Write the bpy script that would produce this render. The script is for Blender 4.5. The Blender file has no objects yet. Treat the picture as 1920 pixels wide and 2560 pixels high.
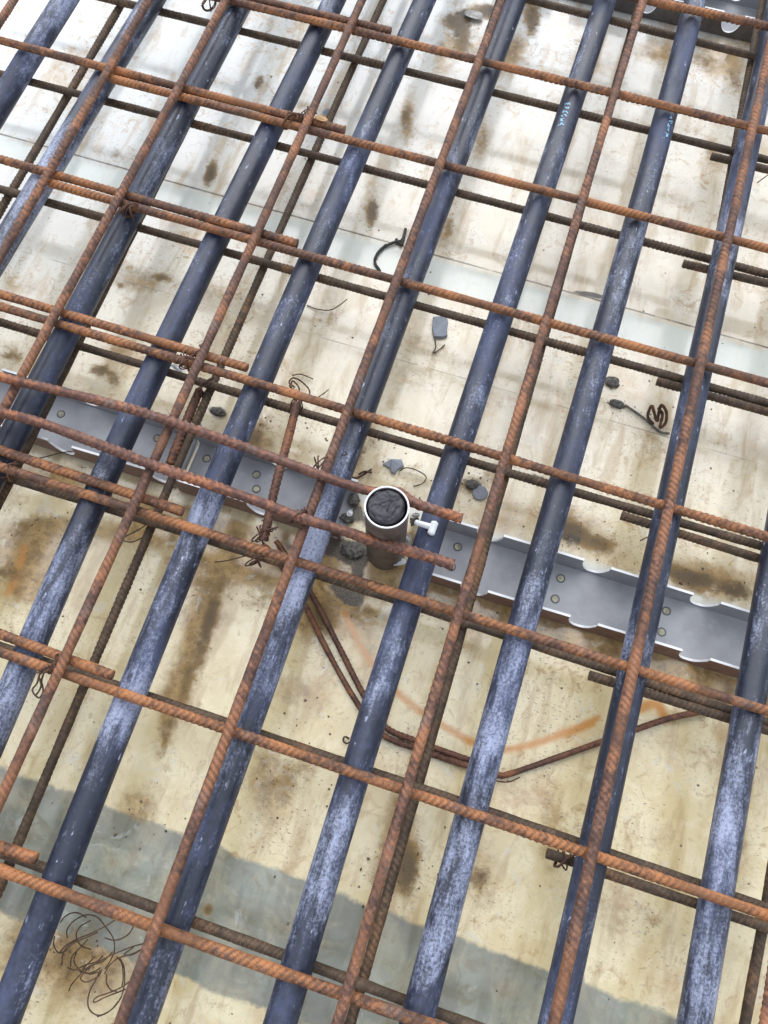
import bpy, math, random
import numpy as np
from mathutils import Vector, Matrix, noise as mnoise
SC = bpy.context.scene
COL = SC.collection
rnd = random.Random(7)

# ---------------------------------------------------------------- camera
F_PX = 1982.1847615128697                      # focal length in pixels of the 1920x2560 photograph
RM = np.array([[0.9518615992446784, -0.30649480284192115, -0.0045201453798677585],
               [0.2913560292535304, 0.9000674289885812, 0.32402204784782995],
               [-0.09524263804084399, -0.3097411162644981, 0.9460387311279826]])
CC = np.array([0.1280216056630019, 0.3021185012557309, -0.6583464223125033])
TOP = 0.09                                     # height of the upper mesh above the deck, metres
def conv(v): return Vector((v[0], -v[1], -v[2]))
cam_d = bpy.data.cameras.new('camera'); cam = bpy.data.objects.new('camera', cam_d); COL.objects.link(cam)
rt, dn, fw = conv(RM[0]), conv(RM[1]), conv(RM[2])
cam.matrix_world = Matrix(((rt.x, -dn.x, -fw.x, CC[0]), (rt.y, -dn.y, -fw.y, -CC[1]), (rt.z, -dn.z, -fw.z, TOP - CC[2]), (0, 0, 0, 1)))
cam_d.sensor_fit = 'VERTICAL'; cam_d.sensor_height = 36.0; cam_d.lens = 36.0 * F_PX / 2560.0
cam_d.clip_start = 0.01; cam_d.clip_end = 200
SC.camera = cam
SC.render.resolution_x = 768; SC.render.resolution_y = 1024

# ---------------------------------------------------------------- light
SUN_EL, SUN_AZ = math.radians(50), math.radians(-17)
w = bpy.data.worlds.new('World'); SC.world = w; w.use_nodes = True
nt = w.node_tree; nt.nodes.clear()
wo = nt.nodes.new('ShaderNodeOutputWorld'); bg = nt.nodes.new('ShaderNodeBackground'); bg.inputs['Strength'].default_value = 0.12
sky = nt.nodes.new('ShaderNodeTexSky'); sky.sky_type = 'NISHITA'; sky.sun_disc = False
sky.sun_elevation = SUN_EL; sky.sun_rotation = SUN_AZ; sky.air_density = 1.0; sky.dust_density = 2.5
ov = nt.nodes.new('ShaderNodeMix'); ov.data_type = 'RGBA'; ov.inputs[0].default_value = 0.85     # overcast: cloud veil over the blue
wtc = nt.nodes.new('ShaderNodeTexCoord'); wn = nt.nodes.new('ShaderNodeTexNoise'); wn.inputs['Scale'].default_value = 1.6; wn.inputs['Detail'].default_value = 4
wr = nt.nodes.new('ShaderNodeValToRGB')
wr.color_ramp.elements[0].position = 0.3; wr.color_ramp.elements[0].color = (6.0, 6.7, 7.8, 1)
wr.color_ramp.elements[1].position = 0.7; wr.color_ramp.elements[1].color = (9.5, 9.9, 10.4, 1)
nt.links.new(wtc.outputs['Generated'], wn.inputs['Vector']); nt.links.new(wn.outputs['Fac'], wr.inputs[0])
vd = nt.nodes.new('ShaderNodeVectorMath'); vd.operation = 'DOT_PRODUCT'; vd.inputs[1].default_value = (-0.25, 0.84, 0.48); nt.links.new(wtc.outputs['Generated'], vd.inputs[0])
vm = nt.nodes.new('ShaderNodeMapRange'); vm.interpolation_type = 'SMOOTHSTEP'; vm.inputs[1].default_value = 0.15; vm.inputs[2].default_value = 1.0; vm.inputs[3].default_value = 0.62; vm.inputs[4].default_value = 1.5
nt.links.new(vd.outputs['Value'], vm.inputs[0])                     # the cloud is brightest around the hidden sun
vs = nt.nodes.new('ShaderNodeVectorMath'); vs.operation = 'SCALE'; nt.links.new(wr.outputs[0], vs.inputs[0]); nt.links.new(vm.outputs[0], vs.inputs['Scale'])
nt.links.new(sky.outputs[0], ov.inputs[6]); nt.links.new(vs.outputs[0], ov.inputs[7])
nt.links.new(ov.outputs[2], bg.inputs['Color']); nt.links.new(bg.outputs[0], wo.inputs['Surface'])
sd = bpy.data.lights.new('sun', 'SUN'); sd.energy = 0.8; sd.angle = math.radians(70); sd.color = (1.0, 0.96, 0.9)
sun = bpy.data.objects.new('sun', sd); COL.objects.link(sun)
sdir = Vector((math.sin(SUN_AZ) * math.cos(SUN_EL), math.cos(SUN_AZ) * math.cos(SUN_EL), math.sin(SUN_EL)))
sun.rotation_euler = (-sdir).to_track_quat('-Z', 'Y').to_euler(); sun.location = sdir * 5
SC.view_settings.view_transform = 'Standard'; SC.view_settings.look = 'None'
SC.view_settings.exposure = 0.90; SC.view_settings.gamma = 1.0; SC.view_settings.use_curve_mapping = False

# ---------------------------------------------------------------- survey: where the ray of a surveyed point meets the level h above the deck
RT = RM.T
def at(x, y, h=0.0):
    d = RT @ np.array([(x - 960) / F_PX, (y - 1280) / F_PX, 1.0])
    s = ((TOP - h) - CC[2]) / d[2]
    p = CC + s * d
    return Vector((p[0], -p[1], h))

# ---------------------------------------------------------------- object helpers
def tag(o, label=None, cat=None, group=None, kind=None):
    if label: o['label'] = label
    if cat: o['category'] = cat
    if group: o['group'] = group
    if kind: o['kind'] = kind
    return o
def empty(name, loc):
    o = bpy.data.objects.new(name, None); o.location = loc; o.empty_display_size = 0.02; COL.objects.link(o); return o
def link(name, me, mat, parent=None, smooth=True):
    o = bpy.data.objects.new(name, me); COL.objects.link(o)
    if mat is not None: me.materials.append(mat)
    if smooth: me.polygons.foreach_set('use_smooth', np.ones(len(me.polygons), dtype=bool))
    if parent is not None:
        o.parent = parent; o.matrix_parent_inverse = Matrix.Translation(-Vector(parent.location))
    return o
def mesh(name, verts, faces):
    me = bpy.data.meshes.new(name); me.from_pydata([tuple(v) for v in verts], [], faces); me.update(); return me

def sweep(P, prof, name, cap=True, smooth_end=False):
    """P: (n,3) centre line, prof: function(i_array s, theta) -> radius (n,k). Returns a closed tube mesh."""
    P = np.asarray(P, float); n = len(P)
    T = np.gradient(P, axis=0); T /= np.linalg.norm(T, axis=1)[:, None]
    ref = np.array([0, 0, 1.0]) if abs(T[0][2]) < 0.9 else np.array([1.0, 0, 0])
    N = np.zeros_like(P); u = ref - T[0] * (ref @ T[0]); u /= np.linalg.norm(u)
    for i in range(n):
        u = u - T[i] * (u @ T[i]); u /= np.linalg.norm(u); N[i] = u
    Bn = np.cross(T, N)
    s = np.concatenate([[0], np.cumsum(np.linalg.norm(np.diff(P, axis=0), axis=1))])
    R = prof(s); k = R.shape[1]
    th = np.arange(k) * 2 * math.pi / k
    V = P[:, None, :] + R[:, :, None] * (np.cos(th)[None, :, None] * N[:, None, :] + np.sin(th)[None, :, None] * Bn[:, None, :])
    V = V.reshape(-1, 3)
    i = np.arange(n - 1)[:, None] * k; j = np.arange(k)[None, :]; j2 = (j + 1) % k
    Fq = np.stack([i + j, i + j2, i + k + j2, i + k + j], -1).reshape(-1, 4)
    nf = len(Fq); loops = Fq.ravel(); starts = np.arange(nf) * 4; tot = np.full(nf, 4)
    if cap:
        V = np.vstack([V, P[0:1], P[-1:]]); a, b = n * k, n * k + 1
        jj = np.arange(k); c1 = np.stack([np.full(k, a), (jj + 1) % k, jj], -1)
        o = (n - 1) * k; c2 = np.stack([np.full(k, b), o + jj, o + (jj + 1) % k], -1)
        c = np.vstack([c1, c2]).ravel()
        starts = np.concatenate([starts, len(loops) + np.arange(2 * k) * 3]); tot = np.concatenate([tot, np.full(2 * k, 3)])
        loops = np.concatenate([loops, c])
    me = bpy.data.meshes.new(name)
    me.vertices.add(len(V)); me.vertices.foreach_set('co', V.ravel())
    me.loops.add(len(loops)); me.loops.foreach_set('vertex_index', loops.astype(np.int32))
    me.polygons.add(len(starts)); me.polygons.foreach_set('loop_start', starts.astype(np.int32))
    try: me.polygons.foreach_set('loop_total', tot.astype(np.int32))
    except Exception: pass
    me.update(calc_edges=True); me.validate()
    # length along the bar and across it, for the materials
    at_ = me.attributes.new('along', 'FLOAT', 'POINT')
    al = np.repeat(s, k)
    if cap: al = np.concatenate([al, [s[0], s[-1]]])
    at_.data.foreach_set('value', al.astype(np.float32))
    rg = (R - R.min()) / max(1e-9, R.max() - R.min()); rg = rg.ravel()
    if cap: rg = np.concatenate([rg, [0.5, 0.5]])
    a2_ = me.attributes.new('ridge', 'FLOAT', 'POINT'); a2_.data.foreach_set('value', rg.astype(np.float32))
    return me

def rebar_mesh(P, r=0.0040, rib=0.00095, pitch=0.0052, k=14, roll=0.0, slope=1.0, seed=0):
    th = np.arange(k) * 2 * math.pi / k + roll
    rs = np.random.RandomState(seed)
    ph0 = rs.rand() * 6; pitch = pitch * (0.9 + 0.22 * rs.rand()); slope = slope * (1.1 + 0.5 * rs.rand())
    def prof(s):
        a = np.mod(th, 2 * math.pi)[None, :]
        half = np.where(a < math.pi, 1.0, -1.0)                 # two rows of slanting ribs
        local = np.mod(a, math.pi)
        ph = (s[:, None] / pitch) * 2 * math.pi + half * slope * (local - math.pi / 2) * 2.2 + (half < 0) * math.pi + ph0
        ridge = np.clip(0.35 + np.cos(ph), 0, 1) * np.clip(np.sin(local) * 1.6, 0, 1)
        spine = np.exp(-(np.minimum(local, math.pi - local) / 0.25) ** 2) * 0.6
        low = 0.00010 * (np.sin(s * 61 + ph0) + np.sin(s * 143 + ph0 * 2))[:, None]
        wear = (0.62 + 0.25 * np.sin(s * 23 + ph0) + 0.13 * np.sin(s * 71 + ph0 * 3))[:, None]
        return r + rib * np.maximum(ridge * wear, spine) + low + rs.randn(len(s), k) * 0.00006
    return sweep(P, prof, 'bar')

def densify(P, step):
    P = np.asarray(P, float); d = np.concatenate([[0], np.cumsum(np.linalg.norm(np.diff(P, axis=0), axis=1))])
    n = max(2, int(d[-1] / step)); q = np.linspace(0, d[-1], n)
    return np.stack([np.interp(q, d, P[:, i]) for i in range(3)], 1)
def spline(P, step=0.002):
    """Catmull-Rom through the points, evenly resampled."""
    P = [np.array(p, float) for p in P]; P = [2 * P[0] - P[1]] + P + [2 * P[-1] - P[-2]]
    out = []
    for i in range(1, len(P) - 2):
        for t in np.linspace(0, 1, 14, endpoint=False):
            a, b, c, d = P[i - 1], P[i], P[i + 1], P[i + 2]
            out.append(0.5 * ((2 * b) + (-a + c) * t + (2 * a - 5 * b + 4 * c - d) * t * t + (-a + 3 * b - 3 * c + d) * t ** 3))
    out.append(P[-2])
    return densify(out, step)
def wire_mesh(polys, r, k=8, step=0.0015, name='wire'):
    """several strands of one wire as one mesh"""
    V = []; Fc = []
    for pts in polys:
        m = sweep(spline(pts, step), lambda s: np.full((len(s), k), r) * (1 + 0.08 * np.sin(s * 900))[:, None], name)
        o = len(V)
        V += [v.co[:] for v in m.vertices]; Fc += [[o + q for q in p.vertices] for p in m.polygons]
        bpy.data.meshes.remove(m)
    me = mesh(name, V, Fc); return me

# ---------------------------------------------------------------- node helpers
class NT:
    def __init__(s, name):
        s.m = bpy.data.materials.new(name); s.m.use_nodes = True; s.t = s.m.node_tree; s.t.nodes.clear()
        s.out = s.n('ShaderNodeOutputMaterial'); s.b = s.n('ShaderNodeBsdfPrincipled'); s.l(s.b.outputs[0], s.out.inputs[0])
    def n(s, t, **k):
        x = s.t.nodes.new(t)
        for a, b in k.items(): setattr(x, a, b)
        return x
    def l(s, a, b): s.t.links.new(a, b)
    def put(s, inp, v):
        if isinstance(v, (int, float)): inp.default_value = v
        elif isinstance(v, tuple): inp.default_value = v if len(v) == len(inp.default_value) else v + (1,)
        else: s.l(v, inp)
    def math(s, op, a, b=0.0, c=0.0, clamp=False):
        x = s.n('ShaderNodeMath', operation=op, use_clamp=clamp); s.put(x.inputs[0], a); s.put(x.inputs[1], b)
        if op in ('MULTIPLY_ADD', 'SMOOTH_MIN', 'COMPARE'): s.put(x.inputs[2], c)
        return x.outputs[0]
    def noise(s, vec, scale, detail=4, rough=0.55, dist=0.0):
        x = s.n('ShaderNodeTexNoise'); x.inputs['Scale'].default_value = scale; x.inputs['Detail'].default_value = detail
        x.inputs['Roughness'].default_value = rough; x.inputs['Distortion'].default_value = dist; s.l(vec, x.inputs['Vector']); return x.outputs['Fac']
    def ss(s, v, lo, hi):
        x = s.n('ShaderNodeMapRange', interpolation_type='SMOOTHSTEP'); s.put(x.inputs[0], v); s.put(x.inputs[1], lo); s.put(x.inputs[2], hi)
        return x.outputs[0]
    def mix(s, f, a, b, mode='MIX'):
        x = s.n('ShaderNodeMix', data_type='RGBA', blend_type=mode); s.put(x.inputs[0], f); s.put(x.inputs[6], a); s.put(x.inputs[7], b); return x.outputs[2]
    def attr(s, name): x = s.n('ShaderNodeAttribute'); x.attribute_name = name; return x.outputs['Fac']
    def vscale(s, vec, sc, rot=(0, 0, 0)):
        x = s.n('ShaderNodeMapping'); x.inputs['Scale'].default_value = sc; x.inputs['Rotation'].default_value = rot; s.l(vec, x.inputs['Vector']); return x.outputs[0]
    def bump(s, h, strength, dist):
        x = s.n('ShaderNodeBump'); x.inputs['Strength'].default_value = strength; x.inputs['Distance'].default_value = dist; s.l(h, x.inputs['Height'])
        s.l(x.outputs[0], s.b.inputs['Normal'])
    def set(s, **k):
        for a, v in k.items(): s.put(s.b.inputs[a.replace('_', ' ')], v)
        return s.m
    def geo(s): return s.n('ShaderNodeNewGeometry').outputs['Position']

def m_rust(name, dark, mid, orange, amount=0.5, grey=0.2):
    n = NT(name); p = n.geo()
    oi = n.n('ShaderNodeObjectInfo').outputs['Random']
    off = n.n('ShaderNodeVectorMath', operation='ADD'); n.l(p, off.inputs[0])
    cx = n.n('ShaderNodeCombineXYZ'); n.l(n.math('MULTIPLY', oi, 7.0), cx.inputs[2]); n.l(cx.outputs[0], off.inputs[1]); v = off.outputs[0]
    a = n.noise(v, 14, 6, 0.65); b = n.noise(v, 160, 5, 0.65); c = n.noise(v, 900, 3, 0.6); g = n.noise(v, 30, 5, 0.65)
    f1 = n.ss(n.math('ADD', n.math('MULTIPLY', a, 0.75), n.math('MULTIPLY', b, 0.35)), 0.62 - 0.22 * amount, 0.78 - 0.22 * amount)
    col = n.mix(n.ss(b, 0.35, 0.62), dark, mid)
    col = n.mix(f1, col, orange)
    col = n.mix(n.math('MULTIPLY', n.ss(g, 0.55, 0.7), grey), col, (0.17, 0.135, 0.12))
    col = n.mix(n.math('MULTIPLY', n.ss(c, 0.56, 0.7), 0.55), col, tuple(x * 0.35 for x in dark))
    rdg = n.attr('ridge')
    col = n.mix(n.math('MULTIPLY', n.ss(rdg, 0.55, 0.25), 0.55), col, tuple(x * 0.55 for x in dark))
    col = n.mix(n.math('MULTIPLY', n.ss(rdg, 0.62, 0.9), 0.6), col, tuple(min(1, x * 1.5) for x in mid))  # rib crests lighter: worn rust, with their glints painted in
    n.bump(n.math('ADD', n.math('MULTIPLY', b, 0.6), n.math('MULTIPLY', c, 0.7)), 0.6, 0.0008)
    return n.set(Base_Color=col, Roughness=n.math('ADD', 0.55, n.math('MULTIPLY', c, 0.3)), Specular_IOR_Level=0.45)
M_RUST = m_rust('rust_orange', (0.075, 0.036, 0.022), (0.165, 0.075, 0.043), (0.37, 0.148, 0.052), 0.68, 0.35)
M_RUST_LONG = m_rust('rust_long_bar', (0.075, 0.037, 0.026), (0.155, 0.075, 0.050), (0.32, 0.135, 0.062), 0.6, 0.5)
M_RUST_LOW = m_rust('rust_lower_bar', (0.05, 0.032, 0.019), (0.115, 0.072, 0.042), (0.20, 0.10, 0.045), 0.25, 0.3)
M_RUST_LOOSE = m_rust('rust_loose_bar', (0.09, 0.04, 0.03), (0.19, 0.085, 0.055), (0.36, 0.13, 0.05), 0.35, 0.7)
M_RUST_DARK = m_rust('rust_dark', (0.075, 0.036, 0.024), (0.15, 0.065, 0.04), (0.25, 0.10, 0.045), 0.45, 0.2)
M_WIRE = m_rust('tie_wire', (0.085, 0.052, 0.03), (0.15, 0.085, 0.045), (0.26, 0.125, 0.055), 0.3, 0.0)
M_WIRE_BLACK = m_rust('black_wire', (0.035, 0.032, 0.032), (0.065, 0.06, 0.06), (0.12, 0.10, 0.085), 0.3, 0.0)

def m_pipe():
    n = NT('dusty_black_pipe'); p = n.geo(); oi = n.n('ShaderNodeObjectInfo').outputs['Random']
    off = n.n('ShaderNodeVectorMath', operation='ADD'); n.l(p, off.inputs[0])
    cx = n.n('ShaderNodeCombineXYZ'); n.l(n.math('MULTIPLY', oi, 5.0), cx.inputs[2]); n.l(cx.outputs[0], off.inputs[1]); q = off.outputs[0]
    st = n.vscale(q, (1.0, 0.22, 1.0))
    a = n.noise(st, 26, 5, 0.62); b = n.noise(q, 120, 6, 0.7); c = n.noise(st, 300, 4, 0.6); d = n.noise(q, 9, 3, 0.5)
    dust = n.ss(n.math('ADD', n.math('MULTIPLY', a, 0.6), n.math('ADD', n.math('MULTIPLY', b, 0.35), n.math('MULTIPLY', d, 0.35))), 0.60, 0.78)
    scuff = n.math('MULTIPLY', n.ss(c, 0.6, 0.72), n.ss(b, 0.5, 0.62))
    col = n.mix(dust, (0.010, 0.014, 0.030), (0.042, 0.054, 0.105))
    e = n.noise(st, 60, 8, 0.78); f = n.noise(q, 7, 4, 0.6); h_ = n.noise(q, 420, 5, 0.75)
    chalk = n.ss(n.math('ADD', n.math('ADD', n.attr('chalk'), n.math('ADD', n.math('MULTIPLY', e, 0.8), n.math('MULTIPLY', h_, 0.35))), n.math('MULTIPLY', f, 0.55)), 0.90, 1.14)
    col = n.mix(n.math('MULTIPLY', n.math('MULTIPLY', chalk, n.ss(h_, 0.22, 0.54)), 0.85), col, (0.34, 0.375, 0.51))
    col = n.mix(n.math('MULTIPLY', n.ss(e, 0.50, 0.40), 0.6), col, (0.010, 0.012, 0.022))
    col = n.mix(scuff, col, (0.40, 0.43, 0.56))
    n.bump(n.math('ADD', n.math('MULTIPLY', a, 1.0), n.math('MULTIPLY', b, 0.25)), 0.5, 0.0030)
    return n.set(Base_Color=col, Roughness=n.math('ADD', 0.40, n.math('MULTIPLY', dust, 0.3)), Specular_IOR_Level=0.6)
M_PIPE = m_pipe()

def m_plain(name, col, rough=0.5, metal=0.0, var=0.25, scale=120, bump=0.15, col2=None, dist=0.0006):
    n = NT(name); p = n.geo(); a = n.noise(p, scale, 5, 0.6); b = n.noise(p, scale * 6, 4, 0.6)
    c2 = col2 or tuple(x * (1 - var) for x in col)
    c = n.mix(n.ss(a, 0.35, 0.65), col, c2)
    n.bump(n.math('ADD', a, n.math('MULTIPLY', b, 0.4)), bump, dist)
    return n.set(Base_Color=c, Roughness=rough, Metallic=metal)
def m_zinc():
    n = NT('galvanised_sheet'); p = n.geo()
    a = n.noise(p, 16, 5, 0.6); b = n.noise(p, 90, 6, 0.65); c = n.noise(n.vscale(p, (0.3, 2.0, 1)), 420, 3, 0.5)
    col = n.mix(n.ss(a, 0.35, 0.65), (0.28, 0.283, 0.30), (0.38, 0.383, 0.40))
    col = n.mix(n.math('MULTIPLY', n.ss(b, 0.55, 0.75), 0.5), col, (0.44, 0.44, 0.46))
    col = n.mix(n.math('MULTIPLY', n.ss(n.math('ADD', n.math('MULTIPLY', a, 0.5), n.math('MULTIPLY', b, 0.5)), 0.38, 0.30), 0.7), col, (0.10, 0.10, 0.10))
    n.bump(b, 0.1, 0.0006)
    return n.set(Base_Color=col, Metallic=0.2, Roughness=n.math('ADD', 0.48, n.math('MULTIPLY', b, 0.25)))
M_ZINC = m_zinc()
M_EDGE = m_plain('cut_edge_sky_glint', (0.80, 0.80, 0.81), 0.45, 0.0, 0.05)  # cut metal made near white, the sky's reflection painted into its colour
M_OUT = m_plain('brown_primer', (0.24, 0.13, 0.105), 0.4, 0.0, 0.3, 80, 0.2)
M_OUT2 = m_plain('weathered_steel', (0.13, 0.115, 0.11), 0.4, 0.2, 0.3, 80, 0.2)
M_WHITE = m_plain('white_plastic', (0.82, 0.83, 0.84), 0.35, 0, 0.04, 60, 0.05)
M_SLEEVE = m_plain('sleeve_plastic', (0.14, 0.11, 0.092), 0.45, 0, 0.5, 90, 0.1)
M_FOAM = m_plain('black_foam', (0.030, 0.027, 0.034), 0.55, 0, 0.4, 200, 0.5)
M_DIRT = m_plain('dark_dirt', (0.085, 0.08, 0.075), 0.8, 0, 0.5, 300, 0.9, (0.20, 0.185, 0.16), 0.002)
M_GRIT = m_plain('brown_grit', (0.13, 0.09, 0.055), 0.8, 0, 0.5, 60, 0.3, (0.28, 0.22, 0.15), 0.001)
M_SLATE = m_plain('grey_plate', (0.24, 0.26, 0.30), 0.6, 0, 0.2, 150, 0.2)
M_CHIP = m_plain('wood_chip', (0.45, 0.27, 0.12), 0.7, 0, 0.4, 200, 0.4)
M_PRINT = m_plain('pale_blue_print', (0.30, 0.55, 0.75), 0.5, 0, 0.3, 300, 0.0)
M_FILM = m_plain('old_film', (0.45, 0.44, 0.40), 0.3, 0, 0.5, 120, 0.4)

A={1:[(270,174),(127,428),(8,625)],
2:[(440,228),(301,498),(212,640),(133,794),(46,956)],
3:[(906,0),(875,62),(767,305),(648,590),(613,640),(501,895),(417,1076),(332,1265),(154,1662),(42,1913)],
4:[(1257,0),(1195,154),(1099,405),(1010,640),(991,698),(871,1033),(783,1276),(729,1400),(640,1643),(575,1820),(534,1920),(390,2317),(301,2553)],
5:[(1608,0),(1535,235),(1457,502),(1415,640),(1365,806),(1280,1103),(1215,1280),(1145,1531),(1030,1916),(1018,1982),(868,2475),(848,2553)],
6:[(1882,320),(1820,602),(1808,640),(1751,910),(1681,1257),(1666,1280),(1585,1670),(1527,1920),(1477,2136),(1388,2553)]}
B={0:[(571,4),(640,15),(868,69),(1195,154),(1527,231),(1874,316),(1920,328)],
1:[(285,197),(428,235),(640,291),(767,328),(1099,405),(1280,456),(1454,501),(1820,598),(1920,621)],
2:[(131,459),(285,501),(617,602),(987,698),(1219,763),(1357,802),(1751,910),(1920,960)],
3:[(0,767),(116,802),(482,902),(640,960),(864,1026),(1122,1103),(1250,1141),(1666,1261),(1697,1280),(1920,1342)],
4:[(0,1168),(316,1265),(640,1373),(729,1400),(1145,1531),(1280,1577),(1581,1670),(1920,1778)],
5:[(0,1631),(147,1677),(571,1824),(640,1853),(1014,1974),(1280,2070),(1473,2132),(1920,2290)],
6:[(0,2175),(386,2313),(640,2416),(864,2483),(1057,2557)]}
P={0:[(305,12),(216,162),(170,231),(69,409),(0,532)],1:[(316,617),(231,783),(181,879),(147,960),(27,1200)],
2:[(956,0),(887,162),(821,309),(767,424),(706,571),(671,640),(559,898),(424,1180),(386,1311),(247,1643),(208,1724),(124,1916),(42,2113)],
4:[(1234,1303),(1172,1496),(1057,1917),(972,2248),(910,2441),(871,2560)],6:[(1905,2325),(1862,2560)]}
M={-2:[(1473,37),(1589,66),(1878,139)],-1:[(255,0),(521,50),(640,84),(956,166),(1161,216),(1280,246),(1612,324),(1839,378)],
0:[(73,204),(193,235),(270,255),(390,285),(490,309),(625,347),(694,366),(848,405),(910,420),(1068,463),(1134,478),(1280,518),(1419,555),(1774,648),(1920,686)],
1:[(0,471),(120,509),(251,540),(347,571),(498,613),(640,651),(736,675),(960,736),(1026,760),(1219,814),(1461,883),(1704,949),(1920,1006)],
2:[(0,806),(96,833),(185,860),(347,910),(424,933),(610,983),(663,1006),(848,1057),(910,1076),(1107,1138),(1280,1184),(1612,1273),(1704,1311),(1897,1365)],
3:[(193,1250),(332,1288),(455,1330),(633,1384),(787,1434),(987,1496),(1130,1546),(1257,1589),(1326,1612),(1542,1681),(1616,1704),(1824,1774)],
4:[(366,1739),(559,1805),(652,1836),(856,1905),(929,1932),(1006,1959),(1141,2001),(1280,2047),(1446,2105),(1527,2136),(1747,2213),(1839,2244),(1920,2271)],
5:[(112,2171),(189,2198),(390,2271),(478,2302),(640,2362),(702,2387),(787,2418),(864,2445),(1010,2499),(1095,2533)]}
Q={0:[(166,0),(89,112),(23,228)],1:[(382,0),(243,231),(135,401),(31,579)],2:[(594,23),(490,231),(366,463),(278,617),(266,640),(150,871),(85,987),(31,1103)],
3:[(835,0),(706,270),(571,540),(517,640),(409,871),(339,1026),(266,1180),(226,1280),(106,1550),(23,1743)],
4:[(1063,0),(943,270),(875,424),(794,617),(773,640),(719,794),(675,910),(592,1103),(530,1219),(513,1280),(436,1473),(353,1666),(278,1859),(255,1920),(149,2190),(68,2383),(19,2537)],
5:[(1246,116),(1190,270),(1128,424),(1059,617),(1041,640),(968,871),(910,1026),(871,1142),(821,1257),(794,1319),(736,1473),(671,1666),(579,1920),(521,2074),(463,2229),(413,2383),(359,2537)],
6:[(1513,0),(1465,154),(1425,270),(1376,424),(1324,579),(1248,794),(1199,949),(1153,1103),(1113,1219),(1078,1319),(1043,1434),(995,1589),(947,1743),(904,1897),(881,1959),(835,2113),(787,2267),(738,2422),(706,2537)],
7:[(1739,0),(1699,154),(1660,309),(1616,463),(1573,617),(1564,640),(1525,794),(1483,949),(1438,1103),(1392,1257),(1380,1280),(1342,1434),(1311,1550),(1246,1782),(1217,1897),(1211,1920),(1165,2074),(1124,2229),(1084,2383),(1049,2537)],
8:[(1863,400),(1810,640),(1776,794),(1741,949),(1710,1103),(1685,1219),(1670,1280),(1639,1434),(1604,1589),(1571,1743),(1535,1897),(1527,1920),(1490,2074),(1461,2229),(1429,2383),(1396,2537)],
9:[(1936,1396),(1874,1743),(1853,1897),(1818,2074),(1795,2229),(1764,2383),(1739,2537)]}

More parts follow.
